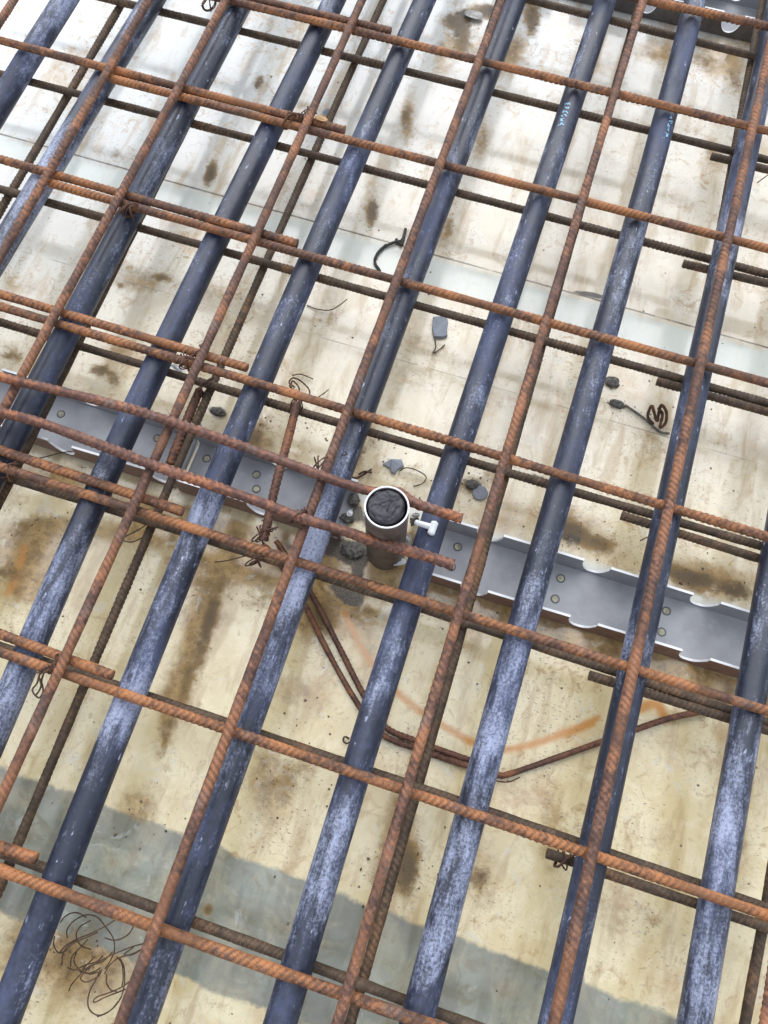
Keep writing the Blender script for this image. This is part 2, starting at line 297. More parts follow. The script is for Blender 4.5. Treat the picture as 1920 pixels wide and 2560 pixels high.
# ---------------------------------------------------------------- deck
XW = np.concatenate([[-6, -3, -1.6, -1.1], np.arange(-0.80, 0.68, 0.003), [1.0, 1.6, 3, 6]])
YW = np.concatenate([[-6, -3, -1.6, -1.0], np.arange(-0.68, 0.88, 0.003), [1.3, 1.8, 3, 6]])
GX, GY = np.meshgrid(XW, YW)
def vfield():
    return np.zeros_like(GX)
K = 1.15732                                       # survey sheet was drawn at 1659 wide
def blob(fld, x, y, sx, sy, a, ang=0.0, k=K):
    c = at(x * k, y * k)
    t = math.radians(ang); dx = GX - c.x; dy = GY - c.y
    u = dx * math.cos(t) + dy * math.sin(t); v = -dx * math.sin(t) + dy * math.cos(t)
    fld += a * 1.0 * np.exp(-((u / sx) ** 2 + (v / sy) ** 2))
brown = vfield()
for x, y, sx, sy, a in [
    (560, 178, 8, 14, .8), (875, 262, 8, 30, .5), (882, 230, 8, 26, .3), (1045, 300, 9, 26, .55), (805, 455, 9, 24, .9), (455, 375, 8, 22, .9), (620, 385, 8, 26, .5),
    (970, 490, 9, 24, .55), (985, 45, 22, 20, .9), (1060, 25, 22, 14, 1.0), (1000, 95, 12, 30, .6), (1085, 130, 10, 26, .45), (1150, 40, 12, 34, .8), (1165, 130, 10, 30, .4), (1330, 160, 14, 26, .3),
    (1525, 130, 20, 24, .45), (1590, 170, 14, 30, .6), (1240, 90, 16, 14, .25), (1440, 120, 40, 9, .3), (350, 600, 13, 7, .7), (262, 615, 6, 8, .6), (300, 560, 14, 16, .25), (215, 800, 16, 10, .7), (248, 825, 8, 12, .6),
    (25, 770, 16, 9, .6), (100, 500, 16, 16, .2), (680, 580, 12, 18, .2), (690, 690, 16, 16, .3), (640, 600, 8, 14, .3), (990, 690, 10, 14, .1), (870, 700, 18, 30, .15), (900, 790, 20, 22, .22),
    (560, 930, 16, 20, .5), (540, 960, 10, 16, .4), (800, 960, 14, 12, .55), (770, 990, 10, 14, .5), (1010, 1045, 14, 10, .6), (1060, 1020, 14, 16, .4), (1230, 1148, 22, 14, .9), (1300, 1175, 18, 10, .6), (1180, 1120, 14, 14, .5),
    (1420, 1225, 20, 12, .6), (1500, 1250, 22, 12, .9), (1590, 1275, 22, 12, .8), (1470, 990, 16, 16, .2), (1400, 930, 12, 20, .25), (1260, 870, 8, 24, .3), (1350, 1010, 22, 24, .15),
    (20, 1240, 22, 10, .6), (40, 1165, 12, 18, .4), (110, 1270, 24, 28, .35), (80, 1130, 30, 16, .35), (470, 1260, 34, 14, .35), (440, 1385, 9, 34, .65), (460, 1320, 8, 20, .5), (400, 1480, 8, 34, .55), (360, 1575, 8, 20, .55), (560, 1300, 26, 14, .4), (690, 1330, 10, 16, .4), (700, 1220, 26, 14, .3),
    (600, 1440, 14, 20, .15), (560, 1520, 12, 20, .3), (650, 1660, 16, 18, .4), (620, 1740, 14, 22, .3), (585, 1700, 12, 20, .25), (860, 1800, 9, 34, .75), (885, 1880, 9, 26, .8), (820, 1900, 16, 16, .4), (1035, 1900, 16, 12, .6), (1030, 1850, 12, 14, .2),
    (300, 1760, 14, 12, .4), (200, 1760, 20, 22, .2), (450, 1965, 6, 6, .8), (130, 1990, 20, 22, .3), (60, 2080, 24, 30, .4), (150, 2090, 14, 20, .5), (600, 2140, 20, 14, .2), (1190, 1800, 10, 22, .3), (1350, 1860, 12, 20, .3), (1415, 1990, 16, 12, .3), (1440, 1760, 18, 18, .18), (1590, 1860, 12, 20, .35), (1480, 2060, 14, 20, .18),
    (1180, 1530, 20, 8, .25), (1450, 1400, 30, 10, .45), (1270, 1310, 34, 9, .4), (1080, 1270, 26, 9, .4), (930, 1310, 12, 14, .3), (1480, 1490, 26, 9, .3), (900, 1170, 14, 9, .5), (1480, 640, 12, 18, .25), (790, 1180, 30, 26, .5), (720, 1330, 20, 30, .4), (880, 1180, 20, 20, .4), (1110, 640, 18, 7, .15), (50, 240, 12, 20, .12), (170, 300, 10, 12, .15), (330, 380, 8, 16, .5), (250, 330, 6, 10, .5)]:
    blob(brown, x, y, sx / 1000 * 1.0, sy / 1000 * 1.0, a, 12)
ochre = vfield()
for x, y, sx, sy, a in [(130, 1150, 50, 16, .8), (330, 1150, 40, 16, .7), (480, 1230, 50, 22, .85), (620, 1180, 40, 16, .8), (720, 1260, 30, 26, .9), (660, 1330, 20, 30, .7), (60, 1270, 40, 24, .6), (20, 1180, 30, 20, .5),
                        (430, 1370, 14, 40, .8), (370, 1530, 14, 40, .7), (880, 1230, 24, 12, .6), (1040, 1250, 30, 10, .7), (1250, 1310, 40, 10, .8), (1420, 1370, 50, 12, .8), (1540, 1420, 40, 10, .6),
                        (780, 930, 20, 20, .6), (900, 740, 20, 16, .45), (880, 820, 26, 24, .4), (1050, 880, 24, 30, .3), (1230, 1130, 40, 14, .6), (1500, 1240, 60, 14, .7), (1420, 1000, 30, 20, .3),
                        (1080, 110, 40, 40, .7), (1280, 140, 40, 30, .5), (1420, 110, 40, 20, .6), (1560, 130, 30, 40, .8), (1540, 330, 12, 24, .6), (960, 120, 16, 40, .5), (880, 250, 10, 40, .6), (660, 200, 10, 24, .4), (1470, 420, 14, 14, .3), (1340, 560, 16, 20, .25),
                        (860, 1820, 18, 50, .8), (600, 1730, 20, 30, .5), (640, 1500, 30, 20, .35), (290, 1740, 24, 20, .5), (200, 2075, 34, 34, .9), (90, 1220, 40, 20, .5), (640, 1240, 40, 16, .6), (760, 1330, 24, 20, .8), (800, 1420, 20, 30, .45), (450, 1330, 30, 20, .5), (1120, 1310, 30, 10, .5), (560, 1650, 20, 40, .35), (1000, 1360, 30, 16, .35), (700, 1500, 16, 40, .3), (1240, 1330, 60, 8, .5), (1000, 700, 30, 30, .22), (1180, 990, 30, 24, .25), (200, 880, 40, 8, .3), (980, 600, 30, 14, .2), (1130, 1700, 30, 30, .3), (1450, 1600, 30, 20, .3), (60, 2050, 30, 30, .5), (1040, 1880, 20, 30, .5), (1190, 1820, 12, 40, .5), (1440, 1810, 20, 20, .3), (1590, 1830, 14, 40, .5), (1330, 1960, 20, 40, .35),
                        (250, 760, 30, 16, .5), (300, 610, 30, 14, .5), (60, 620, 30, 20, .35), (450, 640, 16, 30, .3), (560, 960, 20, 24, .6), (700, 640, 20, 20, .3), (960, 500, 12, 30, .5), (1040, 300, 14, 40, .5), (800, 440, 10, 30, .4)]:
    blob(ochre, x, y, sx / 1000, sy / 1000, a, 12)
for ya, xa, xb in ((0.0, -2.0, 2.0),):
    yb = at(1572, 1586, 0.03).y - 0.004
    ochre += 0.75 * np.exp(-(np.clip(np.abs(GY - (yb - 0.012)) - 0.008, 0, None) / 0.007) ** 2)  # brown strip before the channels: part stain, part painted reflection of the flange
dark = vfield()
for x, y, sx, sy, a in [(470, 888, 9, 5, 1.0), (1275, 637, 17, 3.2, 1.1), (845, 1000, 8, 5, .6), (760, 1195, 13, 9, 1.1), (742, 1265, 12, 9, 1.0), (765, 1290, 10, 9, .9), (775, 1235, 5, 7, .7), (700, 1150, 12, 10, .8), (765, 1105, 7, 8, 1.0),
                        (1030, 1050, 6, 6, .9), (1160, 1030, 12, 4, .7), (560, 1150, 8, 5, .5), (1235, 1165, 10, 8, .7), (1010, 30, 14, 8, .9), (1080, 25, 14, 8, .9), (985, 75, 7, 12, .6), (1320, 820, 5, 5, .6), (1415, 905, 10, 3, .6), (1500, 1245, 10, 6, .5), (1150, 60, 6, 14, .6), (1590, 1300, 14, 5, .5), (560, 170, 4, 7, .4), (805, 460, 4, 10, .35), (870, 1890, 6, 12, .3), (970, 1190, 10, 10, .4), (700, 1180, 18, 8, .8), (820, 1180, 14, 12, .8), (800, 1130, 10, 10, .6), (930, 1150, 10, 12, .5), (620, 1180, 12, 6, .5), (540, 1180, 12, 6, .4)]:
    blob(dark, x, y, sx / 1000 * 1.35, sy / 1000 * 1.3, a * 1.1, 5)
rust = vfield()
def arc(fld, pts, wdt, a):
    P = spline([at(x, y) for x, y in pts], 0.003)
    for p in P: np.maximum(fld, a * np.exp(-((GX - p[0]) ** 2 + (GY - p[1]) ** 2) / wdt ** 2), out=fld)
arc(rust, [(860, 1530), (905, 1620), (960, 1700), (1040, 1770), (1110, 1815), (1190, 1858), (1260, 1875), (1350, 1855), (1430, 1825), (1495, 1795)], 0.0042, 0.75)
arc(rust, [(1170, 1852), (1230, 1868), (1260, 1874)], 0.0045, 0.82); arc(rust, [(1400, 1836), (1440, 1824), (1480, 1806)], 0.005, 0.85)
arc(rust, [(1600, 1770), (1640, 1760), (1665, 1800)], 0.006, 0.8)
arc(rust, [(800, 1500), (860, 1600), (930, 1700)], 0.012, 0.25)
arc(rust, [(1400, 950), (1395, 1010), (1430, 1040)], 0.004, 0.35); arc(rust, [(60, 1370), (45, 1430), (20, 1480)], 0.006, 0.6)
def line_c(pts):                                  # straight deck joint through surveyed points: y = m x + c
    q = np.array([[at(x, y).x, at(x, y).y] for x, y in pts]); return np.polyfit(q[:, 0], q[:, 1], 1)
J1 = line_c([(19, 340), (193, 390), (559, 490), (848, 571), (1319, 702), (1739, 817), (1920, 871)])
J2 = line_c([(1330, 995), (1488, 1041), (1920, 1165)])
G1 = line_c([(0, 1915), (185, 1974), (320, 2028), (459, 2082), (640, 2163), (856, 2236), (1060, 2310), (1280, 2387), (1589, 2498), (1680, 2533)])
G2 = line_c([(0, 2285), (135, 2330), (420, 2440), (482, 2460)])
grey = np.minimum((G1[0] * GX + G1[1]) - GY, GY - (G2[0] * GX + G2[1]))
clean_glare = np.minimum((J1[0] * GX + J1[1]) - GY, GY - (J1[0] * GX + J1[1] - 0.045))
yn_ = at(1604, 1445, 0.03).y
clean_glare = np.maximum(clean_glare, np.minimum(GY - yn_ + 0.004, (yn_ + 0.016) - GY))  # pale glare along the channel's far side, painted as a band
yel = np.clip((0.36 - GY) / 0.8, 0, 1)            # the board colour turns yellower towards the near edge
nx, ny = len(XW), len(YW)
Z = np.zeros_like(GX); Z += 0.0004 * np.sin(GX * 9) * np.sin(GY * 7)
V = np.stack([GX, GY, Z], -1).reshape(-1, 3)
ii, jj = np.meshgrid(np.arange(nx - 1), np.arange(ny - 1)); b0 = (jj * nx + ii).ravel()
Fq = np.stack([b0, b0 + 1, b0 + nx + 1, b0 + nx], -1)
me = bpy.data.meshes.new('formwork_deck'); me.vertices.add(len(V)); me.vertices.foreach_set('co', V.ravel())
me.loops.add(Fq.size); me.loops.foreach_set('vertex_index', Fq.ravel().astype(np.int32))
me.polygons.add(len(Fq)); me.polygons.foreach_set('loop_start', (np.arange(len(Fq)) * 4).astype(np.int32)); me.update(calc_edges=True)
for nm, fl in (('brown', brown), ('dark', dark), ('rust', rust), ('grey', grey), ('clean_glare', clean_glare), ('yel', yel), ('ochre', ochre)):
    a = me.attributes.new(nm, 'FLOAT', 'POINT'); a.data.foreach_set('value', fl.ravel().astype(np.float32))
def m_deck():
    n = NT('coated_formwork_board'); p = n.geo()
    sx = n.n('ShaderNodeSeparateXYZ'); n.l(p, sx.inputs[0]); X, Y = sx.outputs[0], sx.outputs[1]
    big = n.noise(p, 5, 5, 0.6); mid = n.noise(p, 24, 6, 0.62, 0.6); fine = n.noise(p, 120, 6, 0.65); vf = n.noise(p, 700, 4, 0.6)
    speck = n.noise(n.vscale(p, (1.0, 2.2, 1.0), (0, 0, 0.35)), 260, 4, 0.62)
    col = n.mix(n.ss(mid, 0.35, 0.65), (0.66, 0.575, 0.425), (0.78, 0.71, 0.58))
    yl = n.math('ADD', n.attr('yel'), n.math('MULTIPLY', n.math('SUBTRACT', big, 0.5), 0.9))
    col = n.mix(n.math('MULTIPLY', n.ss(yl, 0.12, 0.75), 0.85), col, n.mix(n.ss(mid, 0.38, 0.62), (0.68, 0.55, 0.285), (0.81, 0.70, 0.43)))
    sky_glare = n.ss(n.math('ADD', n.math('SUBTRACT', n.math('MULTIPLY', Y, 1.0), n.math('MULTIPLY', X, 0.8)), n.math('MULTIPLY', big, 0.5)), 0.40, 0.95)
    col = n.mix(n.math('MULTIPLY', sky_glare, 0.72), col, (0.68, 0.73, 0.75))  # bluish sky glare towards the far left, painted into the board colour
    # ochre wash: stains, and the flange reflection painted in beside the channels
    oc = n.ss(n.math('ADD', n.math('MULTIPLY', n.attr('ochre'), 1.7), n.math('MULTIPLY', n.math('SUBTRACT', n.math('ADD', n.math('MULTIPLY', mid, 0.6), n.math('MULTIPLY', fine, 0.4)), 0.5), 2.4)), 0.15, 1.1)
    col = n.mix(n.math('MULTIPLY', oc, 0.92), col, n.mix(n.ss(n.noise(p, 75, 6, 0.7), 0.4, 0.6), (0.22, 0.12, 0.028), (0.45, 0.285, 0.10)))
    wash = n.ss(n.math('ADD', n.math('MULTIPLY', big, 0.5), n.math('MULTIPLY', mid, 0.6)), 0.58, 0.74)
    col = n.mix(n.math('MULTIPLY', wash, 0.65), col, (0.50, 0.345, 0.15))
    st = n.noise(n.vscale(p, (2.6, 0.55, 1.0), (0, 0, 0.06)), 19, 6, 0.62, 0.3)
    col = n.mix(n.math('MULTIPLY', n.ss(st, 0.50, 0.66), 0.55), col, (0.42, 0.28, 0.12))  # streaks along the pipes: their reflections, painted into the board
    blot = n.noise(p, 55, 6, 0.7, 1.2)
    col = n.mix(n.math('MULTIPLY', n.ss(blot, 0.54, 0.66), n.math('MULTIPLY_ADD', n.ss(big, 0.4, 0.6), 0.45, 0.3)), col, (0.42, 0.255, 0.10))
    b2 = n.noise(n.vscale(p, (1.8, 0.9, 1)), 90, 7, 0.78, 0.5)
    col = n.mix(n.math('MULTIPLY', n.ss(n.math('ADD', n.math('MULTIPLY', b2, 0.7), n.math('MULTIPLY', mid, 0.4)), 0.60, 0.72), 0.55), col, (0.36, 0.22, 0.09))
    b3 = n.noise(p, 9, 4, 0.6)
    col = n.mix(n.math('MULTIPLY', n.math('MULTIPLY', n.ss(b3, 0.56, 0.66), n.ss(fine, 0.35, 0.6)), 0.5), col, (0.60, 0.40, 0.22))
    col = n.mix(n.math('MULTIPLY', n.ss(n.noise(p, 40, 5, 0.6, 0.8), 0.60, 0.68), 0.5), col, (0.66, 0.62, 0.52))
    # clean strips, grey strip and the painted glare band
    jag = n.math('MULTIPLY', n.math('SUBTRACT', mid, 0.5), 0.010)
    jag2 = n.math('ADD', jag, n.math('MULTIPLY', n.math('SUBTRACT', fine, 0.5), 0.006))
    g = n.ss(n.math('ADD', n.attr('grey'), n.math('MULTIPLY', jag2, 1.5)), -0.0015, 0.0035)
    gcol = n.mix(n.ss(n.noise(n.vscale(p, (1, 1.6, 1)), 12, 5, 0.6), 0.38, 0.62), (0.225, 0.22, 0.165), (0.285, 0.305, 0.245))
    gcol = n.mix(n.math('MULTIPLY', n.ss(n.noise(p, 34, 4, 0.6, 1.0), 0.62, 0.68), 0.7), gcol, (0.42, 0.44, 0.40))
    gcol = n.mix(n.math('MULTIPLY', n.ss(blot, 0.52, 0.64), 0.45), gcol, (0.20, 0.155, 0.09))
    gcol = n.mix(n.math('MULTIPLY', n.ss(n.noise(n.vscale(p, (3, 0.6, 1)), 14, 5, 0.65), 0.46, 0.58), 0.5), gcol, (0.155, 0.15, 0.115))
    col = n.mix(n.math('MULTIPLY', g, n.math('MULTIPLY_ADD', n.ss(mid, 0.62, 0.45), 0.22, 0.78)), col, gcol)
    c = n.ss(n.math('ADD', n.attr('clean_glare'), n.math('MULTIPLY', jag, 0.3)), -0.0002, 0.010)
    col = n.mix(n.math('MULTIPLY', c, 0.8), col, (0.62, 0.66, 0.60))
    # rust, brown laitance, specks, soot
    r = n.ss(n.math('MULTIPLY', n.attr('rust'), n.math('ADD', 0.45, n.math('ADD', n.math('MULTIPLY', mid, 0.8), n.math('MULTIPLY', fine, 0.7)))), 0.1, 0.95)
    col = n.mix(n.math('MULTIPLY', r, 0.95), col, (0.56, 0.24, 0.045))
    br = n.attr('brown')
    bm = n.ss(n.math('ADD', n.math('MULTIPLY', br, 0.62), n.math('ADD', n.math('MULTIPLY', mid, 0.75), n.math('MULTIPLY', fine, 0.55))), 0.76, 1.06)
    col = n.mix(n.math('MULTIPLY', bm, 0.9), col, n.mix(n.ss(fine, 0.4, 0.6), (0.15, 0.080, 0.018), (0.32, 0.19, 0.045)))
    bd = n.ss(n.math('ADD', n.math('MULTIPLY', br, 0.6), n.math('MULTIPLY', fine, 0.95)), 0.72, 1.0)
    col = n.mix(n.math('MULTIPLY', bd, 0.75), col, (0.065, 0.045, 0.025))
    sp = n.math('MULTIPLY', n.ss(speck, 0.60, 0.66), n.ss(n.math('ADD', n.math('MULTIPLY', big, 0.6), n.math('ADD', n.math('MULTIPLY', mid, 0.5), n.math('MULTIPLY', br, 0.5))), 0.47, 0.66))
    sp = n.math('MULTIPLY', sp, n.math('SUBTRACT', 1.0, n.math('MULTIPLY', n.math('MAXIMUM', g, c), 0.8)))
    col = n.mix(n.math('MULTIPLY', sp, 0.9), col, (0.085, 0.06, 0.038))
    dk = n.ss(n.math('ADD', n.math('MULTIPLY', n.attr('dark'), 0.7), n.math('MULTIPLY', fine, 0.6)), 0.62, 0.85)
    col = n.mix(n.math('MULTIPLY', dk, 0.85), col, n.mix(n.ss(vf, 0.42, 0.6), (0.022, 0.022, 0.024), (0.10, 0.095, 0.09)))
    # joints
    def joint(m_, c_, wd, st):
        d = n.math('ABSOLUTE', n.math('SUBTRACT', Y, n.math('ADD', n.math('MULTIPLY', X, m_), c_)))
        d = n.math('ADD', d, n.math('MULTIPLY', n.math('SUBTRACT', fine, 0.5), wd * 1.2))
        return n.math('MULTIPLY', n.ss(d, wd, wd * 0.3), st)
    jn = n.math('MAXIMUM', joint(float(J1[0]), float(J1[1]), 0.0016, n.ss(mid, 0.25, 0.48)), joint(float(J2[0]), float(J2[1]), 0.0009, n.math('MULTIPLY', n.ss(mid, 0.40, 0.6), 0.6)))
    col = n.mix(n.math('MULTIPLY', jn, 0.85), col, (0.09, 0.065, 0.035))
    rough = n.math('ADD', n.math('ADD', n.math('MULTIPLY_ADD', n.ss(mid, 0.4, 0.62), 0.10, 0.115), n.math('MULTIPLY', bm, 0.45)), n.math('MULTIPLY', n.math('MAXIMUM', sp, dk), 0.4))
    n.bump(n.math('ADD', n.math('ADD', n.math('MULTIPLY', mid, 0.35), n.math('MULTIPLY', fine, 0.10)), n.math('ADD', n.math('MULTIPLY', sp, 0.25), n.math('MULTIPLY', dk, 0.5))), 0.5, 0.0010)
    cb = n.n('ShaderNodeBump'); cb.inputs['Strength'].default_value = 0.35; cb.inputs['Distance'].default_value = 0.0006
    n.l(n.math('ADD', n.noise(p, 14, 3, 0.5), n.math('MULTIPLY', fine, 0.06)), cb.inputs['Height']); n.l(cb.outputs[0], n.b.inputs['Coat Normal'])
    mt = n.set(Base_Color=col, Roughness=n.math('ADD', 0.5, 0.0), Specular_IOR_Level=0.4)
    n.put(n.b.inputs['Coat Weight'], n.math('SUBTRACT', 1.0, n.math('MULTIPLY', n.math('MAXIMUM', bm, dk), 0.7))); n.put(n.b.inputs['Coat Roughness'], rough); n.put(n.b.inputs['Coat IOR'], 1.62)
    return mt
deck = link('formwork_deck', me, m_deck())
tag(deck, 'cream coated formwork boards with brown stains, joints and a grey strip', None, None, 'structure')

# ---------------------------------------------------------------- welded meshes
H_A, H_B, H_Q, H_M, H_P = 0.090, 0.0812, 0.0628, 0.0442, 0.0354
def fit_line(pts, h, axis, deg, lo, hi, step, start=None, end=None):
    """axis 0: runs along y ; axis 1: runs along x. A straight bar with the small bend the survey shows, continued straight."""
    W = np.array([at(x, y, h)[:2] for x, y in pts]); u = W[:, 1 - axis]; v = W[:, axis]
    u0, u1 = u.min(), u.max(); c = np.polyfit(u, v, deg); dc = np.polyder(c)
    f = lambda q: np.where(q < u0, np.polyval(c, u0) + np.polyval(dc, u0) * (q - u0) * 0.6, np.where(q > u1, np.polyval(c, u1) + np.polyval(dc, u1) * (q - u1) * 0.6, np.polyval(c, q)))
    if start is not None: lo = start
    if end is not None: hi = end
    q = np.arange(lo, hi, step); vv = f(q); P = np.zeros((len(q), 3)); P[:, 1 - axis] = q; P[:, axis] = vv; P[:, 2] = h
    return P
YLO, YHI, XLO, XHI = -0.90, 1.10, -0.95, 0.88
up_left = tag(empty('rebar_mesh', (-0.35, 0.3, H_B)), 'rusty welded mesh over the pipes at the left, cross bars ending near the centre', 'rebar mesh', 'welded steel meshes over the deck')
up_right = tag(empty('rebar_mesh', (0.1, 0, H_B)), 'orange rusty welded mesh on top of the pipes, covering the centre and right', 'rebar mesh', 'welded steel meshes over the deck')
lo_left = tag(empty('rebar_mesh', (-0.2, 0, H_M)), 'dark brown welded mesh lying under the pipes across the whole deck', 'rebar mesh', 'welded steel meshes over the deck')
lo_right = tag(empty('rebar_mesh', (0.45, 0, H_M)), 'dark brown welded mesh under the pipes, lapped in only at the right edge', 'rebar mesh', 'welded steel meshes over the deck')
A[0] = [(35, 0), (0, 50)]
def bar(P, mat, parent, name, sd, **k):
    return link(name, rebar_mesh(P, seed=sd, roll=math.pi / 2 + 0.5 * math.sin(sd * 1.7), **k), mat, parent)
sd = 1
a1 = fit_line(A[1], H_A, 0, 1, YLO, YHI, 0.0013)
a2 = fit_line(A[2], H_A, 0, 1, YLO, YHI, 0.0013)
bar(a1, M_RUST_LONG, up_left, 'long_bar', 1)
a0 = a1.copy(); p0 = at(35, 0, H_A); a0[:, 0] += p0.x - np.interp(p0.y, a1[:, 1], a1[:, 0]); bar(a0, M_RUST_LONG, up_left, 'long_bar', 2)
bar(a2, M_RUST_LONG, up_right, 'long_bar', 3)
for i in (3, 4, 5, 6): bar(fit_line(A[i], H_A, 0, 2, YLO, YHI, 0.0013), M_RUST_LONG, up_right, 'long_bar', 3 + i)
a7 = fit_line(A[6], H_A, 0, 1, YLO, YHI, 0.0013); p7 = at(1915, 2553, H_A); a7[:, 0] += p7.x - np.interp(p7.y, a7[:, 1], a7[:, 0]); bar(a7, M_RUST_LONG, up_right, 'long_bar', 11)
B[-1] = [(1608, 0), (1780, 33), (1920, 68)]
startB = {-1: None, 0: (520, -9), 1: (278, 195), 2: (127, 457), 3: None, 4: None, 5: None, 6: None}
for j, pts in B.items():
    st = at(*startB[j], H_B).x if startB[j] else (XLO if j > 2 else -0.35)
    bar(fit_line(pts, H_B, 1, 2 if len(pts) > 4 else 1, XLO, XHI, 0.0013, start=st), M_RUST, up_right, 'cross_bar', 20 + j)
L = {0: [(640, 0), (875, 50), (976, 81)], 1: [(0, 102), (270, 170), (440, 216), (640, 266), (864, 328)], 2: [(0, 401), (127, 428), (301, 486), (640, 579), (744, 610)],
     3: [(0, 736), (135, 775), (490, 879), (619, 922)], 4: [(0, 1124), (332, 1242), (459, 1276)], 5: [(0, 1585), (158, 1643), (284, 1689)], 6: [(0, 2117), (94, 2148)]}
for j, pts in L.items():
    bar(fit_line(pts, H_B, 1, 1, -1.2, XHI, 0.0013, end=at(*pts[-1], H_B).x), M_RUST, up_left, 'cross_bar', 40 + j)
for i, pts in P.items():
    bar(fit_line(pts, H_P, 0, 1 if len(pts) < 6 else 2, YLO, YHI, 0.0013), M_RUST_LOW, lo_right if i == 6 else lo_left, 'long_bar', 50 + i)
# the two long bars hidden along the pipes
for i, x0 in ((3, [(803, 1280), (595, 1900)]), (5, [(1882, 112), (1850, 352), (1808, 501), (1790, 633)])):
    bar(fit_line(x0, H_P, 0, 1, YLO, YHI, 0.0013), M_RUST_LOW, lo_left, 'long_bar', 60 + i)
for j, pts in M.items():
    bar(fit_line(pts, H_M, 1, 2 if len(pts) > 4 else 1, XLO, XHI, 0.0013, end=0.75), M_RUST_LOW, lo_left, 'cross_bar', 70 + j, pitch=0.0042)
Nn = {-1: [(1800, 165), (1920, 195)], 0: [(1778, 390), (1835, 405), (1920, 424)], 1: [(1708, 659), (1774, 675), (1920, 709)], 2: [(1643, 952), (1704, 972), (1920, 1030)], 3: [(1554, 1288), (1623, 1311), (1897, 1396)],
      4: [(1473, 1689), (1538, 1708), (1616, 1731), (1824, 1797)], 5: [(1367, 2132), (1430, 2151), (1515, 2186), (1743, 2263), (1920, 2317)]}
for j, pts in Nn.items():
    if j < 0: continue
    bar(fit_line(pts, H_M, 1, 1, XLO, 1.2, 0.0013, start=at(*pts[0], H_M).x), M_RUST_LOW, lo_right, 'cross_bar', 80 + j, pitch=0.0042)

# ---------------------------------------------------------------- pipes
PR = 0.0124
CHALK = {5: [(780, 1350, .03, .30), (730, 1500, .04, .28), (680, 1650, .05, .16), (590, 1900, .04, .08)], 4: [(510, 1290, .025, .28), (500, 1340, .03, .18), (330, 1740, .05, .10), (300, 1800, .04, .14), (860, 460, .05, .06), (700, 830, .04, .12), (590, 1120, .03, .1)],
         3: [(220, 1300, .04, .10), (130, 1490, .06, .14), (20, 1740, .04, .2)], 6: [(1035, 1450, .02, .14), (950, 1740, .05, .10), (830, 2130, .05, .12), (760, 2330, .04, .14)], 7: [(1320, 1500, .05, .15), (1250, 1770, .05, .15), (1170, 2060, .06, .16), (1090, 2350, .06, .14)],
         8: [(1590, 1650, .05, .12), (1860, 500, .08, .2), (1800, 700, .05, .15)], 9: [(1860, 1850, .08, .16), (1800, 2150, .08, .14), (1760, 2450, .08, .1)], 0: [(90, 112, .2, .16)], 1: [(200, 300, .2, .12), (60, 520, .1, .12)], 2: [(560, 80, .04, .1), (400, 380, .08, .06)]}
plab = {0: 'dusty blue black plastic pipe nearest the top left corner', 1: 'dusty plastic pipe second from the left along the top edge, leaving at the left edge',
        2: 'plastic pipe third from the left at the top, a rusty bar close beside it', 3: 'plastic pipe fourth from the left along the top, leaving the left edge below the channel',
        4: 'plastic pipe running down to the bottom left corner', 5: 'plastic pipe passing just left of the capped sleeve, roughened below the channel',
        6: 'plastic pipe passing just right of the capped sleeve, under the white peg', 7: 'plastic pipe second to the right of the sleeve, crossing over the right channel',
        8: 'plastic pipe with a rusty mesh bar lying lengthwise along its top', 9: 'pale scuffed plastic pipe at the lower right edge'}
for i, pts in Q.items():
    W = np.array([at(x, y, H_Q)[:2] for x, y in pts])
    P_ = fit_line(pts, H_Q, 0, 3 if len(pts) > 8 else (2 if i == 9 and False else 1), YLO - 0.05, YHI + 0.05, 0.004)
    P_[:, 2] += 0.0003 * np.sin(P_[:, 1] * 21 + i)
    k = 40; th = np.arange(k) * 2 * math.pi / k; rs = np.random.RandomState(100 + i); f0, f1, f2, tw = rs.rand(4) * 6
    def prof(s, f0=f0, f1=f1, f2=f2, tw=tw):
        a = th[None, :] + tw * 0.3; S = s[:, None]
        return PR * (1 + 0.012 * np.cos(2 * a + f0 + S * 1.1) + 0.016 * np.cos(5 * a + f1 + S * 1.0) + 0.006 * np.sin(S * 37 + f2) * np.cos(3 * a + S * 5) + 0.004 * np.cos(9 * a + f2))
    pm = sweep(P_, prof, 'pipe'); o = link('plastic_pipe', pm, M_PIPE)
    ck = np.zeros(len(P_)) + (0.05 if i == 9 else 0.018)
    for cx_, cy_, sg, am in CHALK.get(i, []): ck += 0.62 * am * np.exp(-((P_[:, 1] - at(cx_, cy_, H_Q).y) / sg) ** 2)
    ca = pm.attributes.new('chalk', 'FLOAT', 'POINT'); cv = np.repeat(ck, k); ca.data.foreach_set('value', np.concatenate([cv, [0, 0]]).astype(np.float32))
    tag(o, plab[i], 'pipe', 'plastic pipes laid between the two meshes')
    Q[i] = (P_, o)
